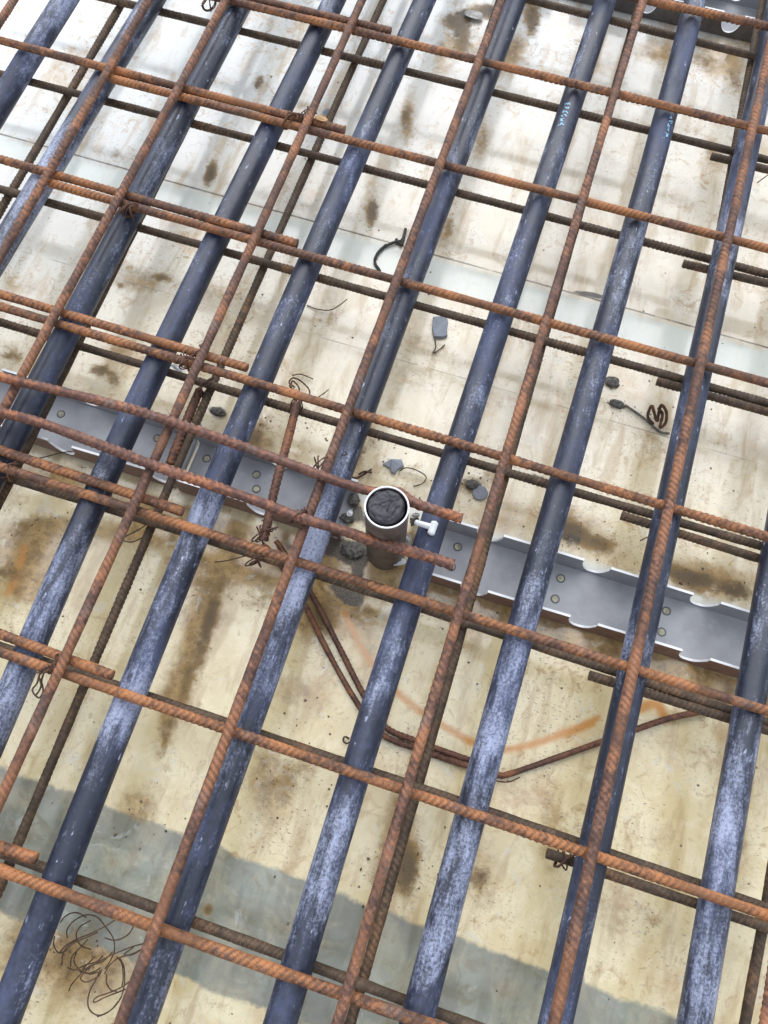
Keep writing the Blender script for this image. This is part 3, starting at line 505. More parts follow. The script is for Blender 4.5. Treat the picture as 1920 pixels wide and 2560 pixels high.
# pale blue printing on two of the pipes (worn, unreadable strokes)
def printing(pid, x0, y0, x1, y1, n, wpx):
    P_, po = Q[pid]; V = []; Fc = []; r2 = random.Random(pid)
    a = at(x0, y0, H_Q + PR); b = at(x1, y1, H_Q + PR)
    def surf(yv, off):
        cx = np.interp(yv, P_[:, 1], P_[:, 0]); off = max(-PR * .95, min(PR * .95, off)); return (cx + off, yv, H_Q + math.sqrt((PR * 1.035) ** 2 - off * off) + 0.00005)
    for q in range(n):
        t = (q + 0.5) / n; yy = a.y + (b.y - a.y) * t; xx = a.x + (b.x - a.x) * t; off = xx - np.interp(yy, P_[:, 1], P_[:, 0])
        for st in range(3):
            oa = off + (r2.random() - .5) * wpx; ob = off + (r2.random() - .5) * wpx; ya = yy + (r2.random() - .5) * abs(b.y - a.y) / n; yb = yy + (r2.random() - .5) * abs(b.y - a.y) / n
            d = Vector((ob - oa, yb - ya)); 
            if d.length < 1e-4: continue
            m = 5; nr = Vector((-d.y, d.x)).normalized() * 0.00045; o = len(V)
            for u in range(m + 1):
                cxo = oa + (ob - oa) * u / m; cy = ya + (yb - ya) * u / m
                V.append(surf(cy + nr.y, cxo + nr.x)); V.append(surf(cy - nr.y, cxo - nr.x))
            for u in range(m): Fc.append([o + 2 * u, o + 2 * u + 1, o + 2 * u + 3, o + 2 * u + 2])
    ob_ = link('printed_marking', mesh('print', V, Fc), M_PRINT, po)
    ob_['label'] = 'worn pale blue printing'
printing(6, 1422, 255, 1402, 315, 6, 0.007)
printing(7, 1682, 285, 1667, 342, 5, 0.005)

# ---------------------------------------------------------------- steel spacer channels
def channel(x0, x1, yn, ys, notches, holes, label, outer=None, hgt=0.030, skew=0.0, tilt=0.0):
    """U channel opened upwards, web on the deck, scalloped flanges. yn / ys: north and south flange."""
    t = 0.0023; z0 = 0.0016
    c = empty('steel_channel', ((x0 + x1) / 2, (yn + ys) / 2, z0)); tag(c, label, 'steel channel', 'scalloped steel channels laid across the deck')
    sl = skew
    def flange(y, sgn):
        # outline of the flange top along x
        xs = []; x = x0
        pts = []
        step = 0.0015
        q = x0
        while q <= x1 + 1e-6: pts.append(q); q += step
        def top(x):
            for cx in notches:
                d = (x - cx) / 0.0128
                if abs(d) < 1: 
                    base = 0.0245 * (1 - abs(d) ** 2.4) ** 0.5
                    return hgt - max(base, 0.008)
            return hgt
        # crisp corners: insert both sides of each notch edge
        for cx in notches:
            for e in (-0.0128, 0.0128):
                for dd in (-1e-5, 1e-5): pts.append(cx + e + dd)
            for tt in np.linspace(-0.0127, 0.0127, 33): pts.append(cx + tt)
        pts = sorted(p for p in set(round(p, 7) for p in pts) if x0 <= p <= x1)
        V = []; Fc = []
        for x in pts:
            yy = y + sl * x; hz = top(x); lean = 0.0008 * math.sin(x * 14 + y * 30)
            V += [(x, yy - t / 2, z0), (x, yy + t / 2, z0), (x, yy + t / 2 + lean, z0 + hz), (x, yy - t / 2 + lean, z0 + hz)]
        n = len(pts)
        side = []; edge = []
        for i in range(n - 1):
            a = 4 * i; b = a + 4
            side += [[a, b, b + 3, a + 3], [a + 1, a + 2, b + 2, b + 1]]; edge.append([a + 3, b + 3, b + 2, a + 2])
        e = 4 * (n - 1); side += [[0, 3, 2, 1], [e, e + 1, e + 2, e + 3]]
        me = mesh('flange', V, side + edge); me.materials.append(M_ZINC); me.materials.append(M_EDGE); me.materials.append(outer or M_OUT)
        for p in me.polygons[len(side):]: p.material_index = 1
        for q in range(n - 1): me.polygons[2 * q + (1 if sgn > 0 else 0)].material_index = 2
        o = link('flange', me, None, c, smooth=False); return o
    flange(yn, 1); flange(ys, -1)
    # web: sheet with punched holes, slightly dished edges along the bends
    import bmesh
    bm = bmesh.new()
    NX = max(4, int((x1 - x0) / 0.004)); prof = [(-1, 0.0016), (-.955, 0.0007), (-.90, 0.0002), (-.86, 0.0), (-.55, 0.0), (0, 0.0), (.55, 0), (.86, 0.0), (.90, 0.0002), (.955, 0.0007), (1, 0.0016)]
    yc = (yn + ys) / 2; hw = abs(yn - ys) / 2 - t / 2 - 0.0001
    g = []
    for i in range(NX + 1):
        x = x0 + (x1 - x0) * i / NX
        g.append([bm.verts.new((x, yc + u * hw + sl * x, z0 + 0.0008 + dz + 0.0002 * math.sin(x * 40))) for u, dz in prof])
    for i in range(NX):
        for j in range(len(prof) - 1): bm.faces.new((g[i][j], g[i + 1][j], g[i + 1][j + 1], g[i][j + 1]))
    me = bpy.data.meshes.new('web'); bm.to_mesh(me); bm.free()
    web = link('web', me, M_ZINC, c)
    sm = web.modifiers.new('thick', 'SOLIDIFY'); sm.thickness = 0.0009; sm.offset = -1
    for hx, hy in holes:
        k = 24; R1 = 0.0031; ring = []
        V = []; Fc = []
        # burr ring with the board showing in the middle
        zt = z0 + 0.0010
        for q in range(k):
            an = q * 2 * math.pi / k
            for rr, dz in ((R1 * 1.45, 0.0), (R1 * 1.15, 0.0004), (R1, 0.0003), (R1 * .98, -0.0004)): V.append((hx + rr * math.cos(an), hy + rr * math.sin(an), zt + dz))
        for q in range(k):
            a = 4 * q; b = 4 * ((q + 1) % k)
            for u in range(3): Fc.append([a + u, b + u, b + u + 1, a + u + 1])
        link('hole_rim', mesh('rim', V, Fc), M_RIM, web)
        V = [(hx, hy, zt + 0.00012)] + [(hx + R1 * math.cos(q * 2 * math.pi / k), hy + R1 * math.sin(q * 2 * math.pi / k), zt + 0.00012) for q in range(k)]
        link('hole', mesh('hole', V, [[0, 1 + q, 1 + (q + 1) % k] for q in range(k)]), M_HOLE, web)
    return c
M_RIM = m_plain('punched_rim', (0.13, 0.13, 0.14), 0.5, 0.3, 0.3)
M_HOLE = m_plain('board_seen_through_hole', (0.50, 0.46, 0.32), 0.5, 0, 0.5, 200, 0.2)
yN = at(1604, 1445, 0.0316).y; yS = at(1572, 1586, 0.0316).y
def cx_at(a, b): return (at(*a, 0.0316).x + at(*b, 0.0316).x) / 2
per = [cx_at((1214, 1327), (1253, 1338)), cx_at((1463, 1400), (1525, 1425)), cx_at((1743, 1492), (1807, 1512))]
sp_ = (per[2] - per[0]) / 2
nC = [per[1] + k * sp_ for k in range(-1, 8)]
hC = []
for k in range(-1, 7):
    for yy in (at(1402, 1446, 0.003), at(1388, 1497, 0.003)): hC.append((yy.x + k * sp_, yy.y))
ch_c = channel(at(1098, 1290, 0.03).x, 0.95, yN, yS, nC, [h for h in hC if h[0] > at(1098, 1290, 0.03).x + .01], 'grey scalloped steel channel on the deck at the right, with paired punched holes')
def yline(pts, h): return float(np.mean([at(x, y, h).y for x, y in pts]))
yNl = yline([(231, 995), (301, 1012), (355, 1027), (417, 1047)], 0.0316); ySl = yline([(58, 1083), (116, 1099), (247, 1135), (367, 1170)], 0.0316)
nA0 = cx_at((116, 1099), (181, 1118))
xe = at(482, 1065, 0.03).x
nA = [nA0 - k * sp_ for k in range(-1, 8)]
ch_a = channel(-0.95, xe, yNl, ySl, nA, [(at(152, 1035, 0.003).x - k * sp_, at(152, 1035, 0.003).y) for k in range(0, 4)] + [(at(393, 1095, 0.003).x, at(393, 1095, 0.003).y)], 'grey scalloped steel channel on the deck at the left edge')
yNm = yline([(513, 1087), (615, 1115), (677, 1133), (738, 1155)], 0.0316); ySm = yline([(457, 1207), (502, 1220), (564, 1239), (629, 1259)], 0.0316)
nM0 = cx_at((629, 1259), (664, 1268))
ch_b = channel(xe + 0.004, at(893, 1215, 0.03).x, yNm, ySm, [nM0 - sp_, nM0, nM0 + sp_], [(at(641, 1186, 0.003).x, at(641, 1186, 0.003).y), (at(641, 1222, 0.003).x, at(641, 1222, 0.003).y), (at(517, 1146, 0.003).x, at(517, 1146, 0.003).y)],
               'short scalloped steel channel between the left channel and the capped sleeve')
yS2 = yline([(1761, 15), (1867, 41), (1918, 52)], 0.0316)
n2 = cx_at((1814, 25), (1862, 40))
n2l = [n2 + k * sp_ for k in range(-9, 5)]
ch_d = channel(-0.9, 0.95, yS2 + (yN - yS), yS2, n2l, [], 'dark grey scalloped steel channel in the top right corner', outer=M_OUT2)

# ---------------------------------------------------------------- capped sleeve, standing on the deck through the meshes
SH = 0.135
sc = at(967, 1267, SH); sleeve = tag(empty('pipe_sleeve', (sc.x, sc.y, 0)), 'upright white plastic sleeve plugged with wrinkled black foam', 'pipe sleeve')
def lathe(prof, cx, cy, k=48, wob=0.0):
    V = []; Fc = []
    for q in range(k):
        a = q * 2 * math.pi / k; w_ = 1 + wob * math.sin(2 * a + 1)
        for r, z in prof: V.append((cx + r * w_ * math.cos(a), cy + r * w_ * math.sin(a), z))
    m = len(prof)
    for q in range(k):
        for u in range(m - 1): Fc.append([q * m + u, ((q + 1) % k) * m + u, ((q + 1) % k) * m + u + 1, q * m + u + 1])
    return V, Fc
Ro = 0.0188
V, Fc = lathe([(Ro - .0005, 0.0006), (Ro - .0004, SH - .03), (Ro - .0002, SH - .0012), (Ro - .0004, SH - .0002), (Ro - .0008, SH), (Ro - .0014, SH - .0001), (Ro - .0017, SH - .0010), (Ro - .0019, SH - .02), (Ro - .0021, 0.0008)], sc.x, sc.y, 56, 0.006)
V += [v for v in []]
me = mesh('sleeve', V, Fc); me.materials.append(M_SLEEVE); me.materials.append(M_WHITE)
for p in me.polygons:
    if p.center.z > SH - .0012: p.material_index = 1
link('tube', me, None, sleeve)
# wrinkled foam plug
rs = np.random.RandomState(5); V = []; Fc = []; rings = 26; k = 56; Rf = Ro - .0030
ox, oy = -0.0008, 0.0007
folds = [(0.1, .9, .5), (1.3, 1.0, .4), (2.6, .8, .6), (3.9, .9, .5), (5.0, 1.0, .5)]
for i in range(rings + 1):
    rr = Rf * i / rings
    for q in range(k):
        a = q * 2 * math.pi / k; x = rr * math.cos(a); y = rr * math.sin(a)
        nz = mnoise.noise(Vector((x * 190, y * 190, 3.1))); nz2 = mnoise.noise(Vector((x * 420, y * 420, 9.1)))
        cr = -abs(mnoise.noise(Vector((x * 120 + 5, y * 120, 1.7)))) 
        z = SH - 0.0004 + 0.0013 * nz + 0.0005 * nz2 - 0.0016 * math.exp(-(cr / 0.06) ** 2) - 0.0028 * (rr / Rf) ** 9
        V.append((sc.x + ox + x, sc.y + oy + y, z))
for i in range(rings):
    for q in range(k): Fc.append([i * k + q, i * k + (q + 1) % k, (i + 1) * k + (q + 1) % k, (i + 1) * k + q])
o = len(V)
for q in range(k):
    a = q * 2 * math.pi / k; V.append((sc.x + ox + Rf * math.cos(a), sc.y + oy + Rf * math.sin(a), SH - 0.05))
for q in range(k): Fc.append([rings * k + q, rings * k + (q + 1) % k, o + (q + 1) % k, o + q])
link('foam_plug', mesh('plug', V, Fc), M_FOAM, sleeve)

# ---------------------------------------------------------------- loose bars
def pt(x, y, h): p = at(x, y, h); return (p.x, p.y, h)
H_E = H_A + 0.0088
e1 = [pt(-330, 852, H_E), pt(0, 942, H_E), pt(110, 968, H_E), pt(300, 1015, H_E), pt(430, 1055, H_E), pt(640, 1128, H_E), pt(860, 1209, H_E), pt(1000, 1248, H_E), pt(1156, 1297, H_E)]
P_ = spline(e1, 0.0013)
P_[:, 1] += 0.0058 * np.exp(-((P_[:, 0] - sc.x) / 0.013) ** 2)
P_[:, 2] = H_E
tag(link('rebar_rod', rebar_mesh(P_, r=0.0042, pitch=0.0062, seed=201), M_RUST_LOOSE), 'loose rusty rod over the mesh, ending just right of the capped sleeve beyond it', 'rebar rod', 'loose rods laid over the upper mesh')
e2 = [pt(-330, 945, H_E), pt(0, 1030, H_E), pt(110, 1060, H_E), pt(300, 1131, H_E), pt(378, 1161, H_E), pt(640, 1252, H_E), pt(760, 1297, H_E), pt(950, 1353, H_E), pt(1135, 1413, H_E)]
P_ = spline(e2, 0.0013); P_[:, 1] -= 0.0022 * np.exp(-((P_[:, 0] - sc.x) / 0.02) ** 2); P_[:, 2] = H_E
tag(link('rebar_rod', rebar_mesh(P_, r=0.0044, pitch=0.0062, seed=202), M_RUST_LOOSE), 'loose rusty ribbed rod over the mesh, passing on the near side of the capped sleeve', 'rebar rod', 'loose rods laid over the upper mesh')
P_ = spline([pt(742, 1008, 0.054), pt(722, 1090, 0.056), pt(690, 1210, 0.058), pt(668, 1310, 0.056), pt(658, 1352, 0.053)], 0.0013)
tag(link('rebar_stub', rebar_mesh(P_, r=0.0040, seed=203), M_RUST_DARK), 'short dark rusty rod tied between two cross bars left of the capped sleeve', 'rebar rod')
P_ = spline([pt(499, 975, 0.036), pt(476, 1030, 0.036), pt(450, 1095, 0.036), pt(425, 1160, 0.036)], 0.0013)
tag(link('rebar_stub', rebar_mesh(P_, r=0.0042, seed=204), M_RUST_DARK), 'short dark rod lapped beside a lower bar at the end of the left channel', 'rebar rod')
# bent rods lying on the deck
def rod(pts, r, label, sd, name='bent_rod'):
    tag(link(name, rebar_mesh(spline(pts, 0.0013), r=r, rib=0.0006, pitch=0.0042, seed=sd, k=10), M_RUST_DARK), label, 'bent rod', 'bent rods lying on the deck below the sleeve')
rod([pt(655, 1360, .014), pt(690, 1395, .008), pt(755, 1500, .0045), pt(815, 1620, .004), pt(885, 1745, .004), pt(950, 1832, .004), pt(1030, 1868, .004), pt(1130, 1902, .004), pt(1238, 1934, .004), pt(1262, 1938, .004), pt(1330, 1916, .004), pt(1500, 1856, .004), pt(1660, 1800, .004), pt(1770, 1775, .006)], 0.0026,
    'long thin rusty rod bent in a wide V on the deck below the sleeve', 301)
rod([pt(690, 1352, .010), pt(730, 1410, .006), pt(793, 1510, .004), pt(850, 1622, .004), pt(912, 1742, .004), pt(965, 1818, .004), pt(1040, 1852, .004), pt(1150, 1892, .004), pt(1235, 1917, .004)], 0.0026,
    'shorter rusty rod alongside the inner side of the bent rod on the deck', 302)

# ---------------------------------------------------------------- ties and wires
def tie(x, y, h, label, n=3, span=0.0085, seed=0, tail=True, mat=None, group='wire ties twisted round crossings'):
    r2 = random.Random(seed); c = Vector(pt(x, y, h)); st = []
    for q in range(n):
        a = r2.uniform(0.5, 1.0) * (1 if q % 2 else -1) * math.pi / 4 + math.pi / 2; d = Vector((math.cos(a), math.sin(a), 0)); nn = Vector((0, 0, 1)); L_ = []
        R_ = span * r2.uniform(.85, 1.15); sh = Vector((r2.uniform(-1, 1), r2.uniform(-1, 1), 0)) * .0018
        for u in range(9):
            t = u * 2 * math.pi / 8; L_.append(tuple(c + sh + d * R_ * math.cos(t) + nn * (R_ * .95 * math.sin(t)) + Vector((-d.y, d.x, 0)) * (u - 4) * .0005))
        st.append(L_)
    if tail:
        a = r2.uniform(0, 6.28); tw = []; tw2 = []
        for u in range(12):
            q = c + Vector((math.cos(a), math.sin(a), 0)) * (u * .0014) + Vector((0, 0, span * .9 + .0012))
            e = Vector((math.sin(u * 1.5), math.cos(u * 1.5), 0)) * .0010; e.z = math.cos(u * 1.5) * .0010
            tw.append(tuple(q + e)); tw2.append(tuple(q - e))
        st += [tw, tw2]
    tag(link('wire_tie', wire_mesh(st, 0.0007, 7, 0.0012), mat or M_RUST_DARK), label, 'wire tie', group)
tie(722, 300, H_B + .001, 'brown wire tie wound round the paired cross bars in the second row from the top', 5, seed=1)
tie(772, 288, H_B + .003, 'wire tie at the mesh crossing beside the light wood chip', 3, seed=2, tail=False)
tie(326, 526, H_B + .001, 'dark wire tie wound round the paired cross bars over the third pipe', 5, seed=3)
tie(500, 882, H_B + .003, 'wire tie at the mesh crossing just beyond the left channel', 3, seed=4, tail=False)
tie(468, 905, H_B + .001, 'tangled wire tie left of the crossing beyond the left channel', 4, seed=5)
tie(525, 8, H_B, 'curled wire tie at the top edge on the third pipe', 3, seed=6)
tie(148, 1662, H_B + .003, 'wire tie on the crossing in the lower left with a looped tail', 4, seed=7)
tie(22, 1178, H_B + .002, 'thin wire tie joining two bars at the left edge below the left channel', 2, seed=8, tail=False)
tie(748, 1292, H_E - .003, 'bright worn wire tie where a loose rod crosses a long bar left of the sleeve', 3, seed=9, tail=False)
tie(745, 1003, .049, 'wire tie at the upper end of the short upright rod', 4, seed=10)
tie(655, 1338, .05, 'wire tie at the lower end of the short upright rod', 3, seed=11)
tie(505, 975, .042, 'rusty wire tie over the lower bars beyond the left channel', 3, seed=12)
tie(798, 1160, H_A, 'small wire tie on a long bar above the loose rod, left of the sleeve', 2, seed=13, tail=False)
tie(1405, 2150, .044, 'wire tie with two short ends on a lower bar end near the bottom right', 3, seed=14)
tie(640, 1400, .047, 'dark wire tie under the cross bar beside the short upright rod', 3, seed=15, tail=False)
tie(1640, 2520, 0.04, 'x', 0, seed=16) if False else None
def wires(polys, label, name='loose_wire', r=0.0006, mat=None, cat='wire', group=None):
    tag(link(name, wire_mesh(polys, r, 7), mat or M_WIRE), label, cat, group)
def Pl(off, sc_, pts, h):
    hs = h if isinstance(h, (list, tuple)) else [h] * len(pts)
    return [pt(off[0] + x * sc_, off[1] + y * sc_, hh) for (x, y), hh in zip(pts, hs)]
T = 640 / 1659
wires([Pl((640, 640), T, [(330, 320), (400, 345), (480, 350), (540, 320), (590, 280)], [.001, .002, .005, .008, .010])], 'short curved brown wire lying on the deck beside the fifth pipe, below the joint')
wires([Pl((640, 640), T, [(235, 775), (280, 765), (330, 780), (370, 798)], .004)], 'thin dark wire arcing just beyond the curled rusty wire')
wires([Pl((640, 640), T, [(250, 850), (215, 820), (240, 790), (290, 810), (340, 860), (345, 900), (300, 890)], [.045, .04, .035, .03, .035, .04, .045]),
       Pl((640, 640), T, [(265, 930), (280, 860), (240, 810), (225, 830)], [.05, .045, .04, .035])], 'curled rusty wire above the short upright rod', r=.0008, mat=M_RUST_DARK)
wires([Pl((640, 640), T, [(395, 920), (440, 890), (470, 865)], .006)], 'thin straight dark wire right of the curled rusty wire')
wires([Pl((640, 640), T, [(1160, 540), (1165, 590), (1145, 632), (1190, 605), (1225, 575)], .002)], 'small twig of wire below the grey plate on the deck', mat=M_WIRE_BLACK)
wires([Pl((800, 1150), 400 / 1659, [(820, 115), (900, 80), (1010, 110), (1100, 175), (1060, 245), (970, 272)], [.002, .006, .006, .005, .004, .001])], 'hooked thin wire curling right of the grey flake')
wires([Pl((800, 1150), 400 / 1659, [(310, 175), (380, 185), (450, 150), (535, 95)], .003), Pl((800, 1150), 400 / 1659, [(400, 150), (460, 120), (540, 130)], .004)], 'dark brown twig of wire on the deck just beyond the sleeve', r=.0011, mat=M_RUST_DARK)
wires([[pt(1014, 572, .002), pt(1005, 600, .003), pt(985, 606, .003), pt(960, 617, .002)], [pt(966, 612, .002), pt(945, 632, .003), pt(937, 655, .002), pt(950, 678, .002)], [pt(990, 598, .002), pt(1003, 612, .003), pt(1010, 590, .003)]],
      'twisted black wire scrap lying on the pale deck near the joint', r=.0017, mat=M_WIRE_BLACK)
wires([Pl((1280, 640), T, [(730, 965), (790, 1005), (860, 1055), (900, 1090), (960, 1140), (1020, 1150)], .0025)], 'grey black cord scrap leading to the rusty coil at the right', r=.0013, mat=M_DIRT)
wires([Pl((1280, 640), T, [(915, 1090), (880, 1040), (905, 970), (920, 1010), (940, 1070), (955, 1000), (970, 965), (1000, 1010), (995, 1080), (960, 1110), (975, 1030), (950, 985)], [.003, .010, .018, .014, .006, .012, .02, .014, .006, .004, .01, .016])],
      'small coil of rusty orange wire on the deck at the right', r=.0016, mat=M_RUST, name='wire_coil')
wires([Pl((0, 1280), T, [(800, 165), (850, 140), (905, 110), (950, 80)], .03)], 'straight thin dark wire beside a lower bar, below the left channel, the upper of two')
wires([Pl((0, 1280), T, [(795, 185), (850, 195), (905, 175), (960, 145)], .028)], 'curved thin dark wire beside a lower bar, below the left channel, the lower of two')
wires([Pl((0, 1280), T, [(1390, 325), (1470, 315), (1560, 292), (1650, 270)], .03)], 'thin dark wire sticking out left of the bent rods')
wires([Pl((0, 640), T, [(230, 1315), (300, 1300), (400, 1275), (490, 1262)], [.004, .006, .008, .01])], 'thin wire on the deck in front of the left channel')
wires([Pl((0, 1280), T, [(330, 1020), (260, 1050), (240, 1110), (210, 1150), (230, 1185), (265, 1130), (250, 1060)], .075), Pl((0, 1280), T, [(300, 1010), (270, 1090), (280, 1160), (255, 1205), (225, 1185)], .07), Pl((0, 1280), T, [(380, 1000), (310, 1030), (280, 1045)], .084)],
      'looped tail of tie wire hanging beside a pipe in the lower left', r=.0008)
wires([Pl((640, 640), T, [(550, 1290), (590, 1285), (575, 1265)], .079)], 'tiny wire curl lying on a pipe above the channel', mat=M_RUST_DARK)
wires([[pt(1893, 457, .005), pt(1908, 446, .01), pt(1925, 434, .014)]], 'thin black wire at the right edge near the top', mat=M_WIRE_BLACK)
wires([[pt(1600, 1352, .004), pt(1618, 1343, .006), pt(1640, 1334, .006)]], 'tiny black wire beside the eighth pipe, beyond the right channel', mat=M_WIRE_BLACK)
wires([[pt(1258, 1940, .010), pt(1235, 1950, .008), pt(1270, 1955, .010), pt(1300, 1943, .012)]], 'small rusty wire end at the bend of the long bent rod', mat=M_RUST_DARK)
wires([Pl((640, 1280), T, [(605, 1470), (575, 1455), (565, 1480), (585, 1500), (610, 1490)], .004)], 'tiny ring of dark wire on the deck left of a pipe', r=.0009)
wires([Pl((640, 1280), T, [(830, 1395), (880, 1420), (930, 1465), (960, 1480)], .004)], 'fine wire above the inner rod, right of the pipe')
s5 = 300 / 1659; o5 = (100, 2200)
tangle = [([(1040, 550), (900, 640), (700, 740), (480, 830), (340, 920), (280, 1000), (360, 975), (470, 870), (650, 790), (800, 720)], .040),
 ([(280, 590), (340, 510), (440, 455), (540, 460), (640, 520)], .028), ([(380, 800), (370, 700), (440, 590), (560, 510), (680, 480), (800, 520), (900, 640), (1010, 800), (1030, 960), (980, 1100), (900, 1230)], .020),
 ([(200, 780), (190, 900), (260, 1010), (360, 970)], .018), ([(1290, 640), (1240, 730), (1130, 810), (1010, 830), (900, 800)], .026),
 ([(1430, 880), (1280, 920), (1100, 990), (900, 1080), (700, 1200), (600, 1290), (560, 1370), (640, 1410), (760, 1360), (830, 1300), (850, 1240)], .038),
 ([(1400, 960), (1280, 1030), (1160, 1030), (1290, 930)], .040), ([(1400, 960), (1250, 1030), (1080, 1080), (960, 1180), (890, 1300)], .032),
 ([(300, 1180), (320, 1020), (400, 900), (520, 830)], .012), ([(380, 1210), (480, 1240), (640, 1170), (780, 1130), (870, 1050)], .024), ([(420, 1200), (440, 1060), (560, 930), (660, 820)], .018),
 ([(540, 1260), (660, 1290), (760, 1260), (840, 1210)], .022), ([(400, 1530), (440, 1440), (560, 1300), (640, 1180), (760, 1060)], .010),
 ([(1240, 1400), (1130, 1480), (950, 1560), (800, 1610), (740, 1660), (760, 1690), (900, 1620), (1080, 1550), (1180, 1510)], .048),
 ([(830, 1250), (760, 1400), (690, 1530), (660, 1680), (690, 1800), (800, 1870), (930, 1830), (1040, 1740), (1130, 1600), (1170, 1400), (1160, 1200), (1100, 1070)], .022),
 ([(790, 1890), (900, 1850), (1000, 1780), (1080, 1680)], .026), ([(1130, 1480), (1150, 1350), (1130, 1150), (1060, 1060)], .014), ([(920, 1300), (920, 1420), (980, 1520), (1060, 1540)], .012),
 ([(500, 1000), (470, 1130), (560, 1250), (700, 1300), (800, 1270)], .016), ([(700, 560), (560, 640), (500, 760), (560, 900), (700, 960)], .010), ([(620, 1240), (700, 1180), (860, 1130), (1000, 1000)], .03)]
wires([Pl(o5, s5, p, [h + .004 * math.sin(i * 1.3 + q) for i in range(len(p))]) for q, (p, h) in enumerate(tangle)], 'big loose tangle of thin tie wire on the deck at the bottom left', name='wire_tangle', r=0.00055)

# ---------------------------------------------------------------- small things
def slab(pts, h, z0=0.0005, name='x', jit=0.0):
    """bevelled flat piece from an outline"""
    c = sum((Vector((p[0], p[1], 0)) for p in pts), Vector()) / len(pts); V = []; Fc = []; n = len(pts)
    for zz, s_ in ((z0, 0.97), (z0 + h * .75, 1.0), (z0 + h, 0.94)):
        for i, p in enumerate(pts): V.append((c.x + (p[0] - c.x) * s_, c.y + (p[1] - c.y) * s_, zz + (jit * math.sin(i * 2.3) if zz > z0 else 0)))
    for L_ in range(2):
        for i in range(n): Fc.append([L_ * n + i, L_ * n + (i + 1) % n, (L_ + 1) * n + (i + 1) % n, (L_ + 1) * n + i])
    Fc.append([2 * n + i for i in range(n)]); Fc.append([i for i in reversed(range(n))])
    return mesh(name, V, Fc)
tag(link('plastic_plate', slab([pt(1082, 796, 0), pt(1116, 794, 0), pt(1120, 810, 0), pt(1117, 826, 0), pt(1118, 844, 0), pt(1106, 848, 0), pt(1084, 847, 0), pt(1080, 826, 0)], .0042, name='plate'), M_SLATE, smooth=False), 'small grey rectangular plate lying on the deck in the middle', 'plate')
tag(link('grey_flake', slab([pt(956, 1162, 0), pt(978, 1150, 0), pt(1004, 1150, 0), pt(1010, 1168, 0), pt(996, 1174, 0), pt(988, 1187, 0), pt(978, 1182, 0), pt(974, 1172, 0)], .0022, name='flake', jit=.0008), M_SLATE, smooth=False), 'broken blue grey flake on the deck beyond the sleeve', 'flake')
tag(link('plastic_disc', slab([pt(1200 + 20 * math.cos(a * .5), 1234 + 18 * math.sin(a * .5), 0) for a in range(12)], .002, name='disc'), M_SLATE, smooth=False), 'small round blue grey disc on the deck right of the sleeve', 'disc')
def lump(x, y, rx, ry, rz, h, sd, mat, name, label, cat):
    import bmesh
    bm = bmesh.new(); bmesh.ops.create_icosphere(bm, subdivisions=4, radius=1.0); c = Vector(pt(x, y, h))
    for v in bm.verts:
        d = 1 + .35 * mnoise.noise(v.co * 2.1 + Vector((sd, 0, 0))) + .16 * mnoise.noise(v.co * 6 + Vector((0, sd, 0)))
        v.co = c + Vector((v.co.x * rx * d, v.co.y * ry * d, max(-h + .0002, v.co.z * rz * d)))
    me = bpy.data.meshes.new(name); bm.to_mesh(me); bm.free(); tag(link(name, me, mat), label, cat)
lump(1531, 956, .0072, .0062, .004, .002, 1, M_DIRT, 'dirt_lump', 'round dark lump on the deck right of the middle, the upper of two', 'dirt lump')
lump(1542, 1010, .0078, .0042, .003, .002, 2, M_DIRT, 'dirt_lump', 'oval dark lump on the deck where the black cord begins', 'dirt lump')
lump(545, 1030, .0085, .0042, .003, .002, 3, M_DIRT, 'dirt_lump', 'flat dark lump on the deck just beyond the short channel', 'dirt lump')
lump(1180, 1212, .006, .005, .004, .002, 4, M_DIRT, 'dirt_lump', 'dark lump beside the round blue grey disc', 'dirt lump')
lump(884, 1250, .0055, .0065, .006, .006, 5, M_DIRT, 'dirt_lump', 'black lump in the channel end left of the sleeve', 'dirt lump')
lump(868, 1296, .007, .0045, .005, .005, 6, M_DIRT, 'dirt_lump', 'black lump by the near flange left of the sleeve', 'dirt lump')
lump(880, 1375, .010, .007, .004, .003, 7, M_DIRT, 'dirt_lump', 'flat heap of black dirt on the deck left of the sleeve foot', 'dirt lump')
lump(1036, 1300, .004, .006, .004, .010, 8, M_DIRT, 'dirt_lump', 'dark lump close to the right side of the sleeve', 'dirt lump')
# crumpled film scraps by the sleeve
def scrap(pts, label, mat, amp=.003, name='torn_scrap', cat='scrap'):
    cx_ = sum(p[0] for p in pts) / len(pts); cy_ = sum(p[1] for p in pts) / len(pts); cz = sum(p[2] for p in pts) / len(pts); V = [(cx_, cy_, cz + amp)]; n = len(pts); Fc = []
    for f in (.4, .75, 1):
        for i, p in enumerate(pts): V.append((cx_ + (p[0] - cx_) * f, cy_ + (p[1] - cy_) * f, cz + (p[2] - cz) * f + amp * math.sin(i * 2.1 + f * 5) * .7))
    for i in range(n): Fc.append([0, 1 + i, 1 + (i + 1) % n])
    for L_ in range(2):
        for i in range(n): Fc.append([1 + L_ * n + i, 1 + (L_ + 1) * n + i, 1 + (L_ + 1) * n + (i + 1) % n, 1 + L_ * n + (i + 1) % n])
    o = link(name, mesh(name, V, Fc), mat); s_ = o.modifiers.new('t', 'SOLIDIFY'); s_.thickness = .0007; b_ = o.modifiers.new('s', 'SUBSURF'); b_.levels = 1; b_.render_levels = 2
    tag(o, label, cat)
r2s = (800, 1150); k2 = 400 / 1659
scrap(Pl(r2s, k2, [(870, 780), (930, 760), (960, 830), (930, 900), (870, 880), (855, 830)], .02), 'pale crumpled scrap between the sleeve and the pipe to its right', M_FILM)
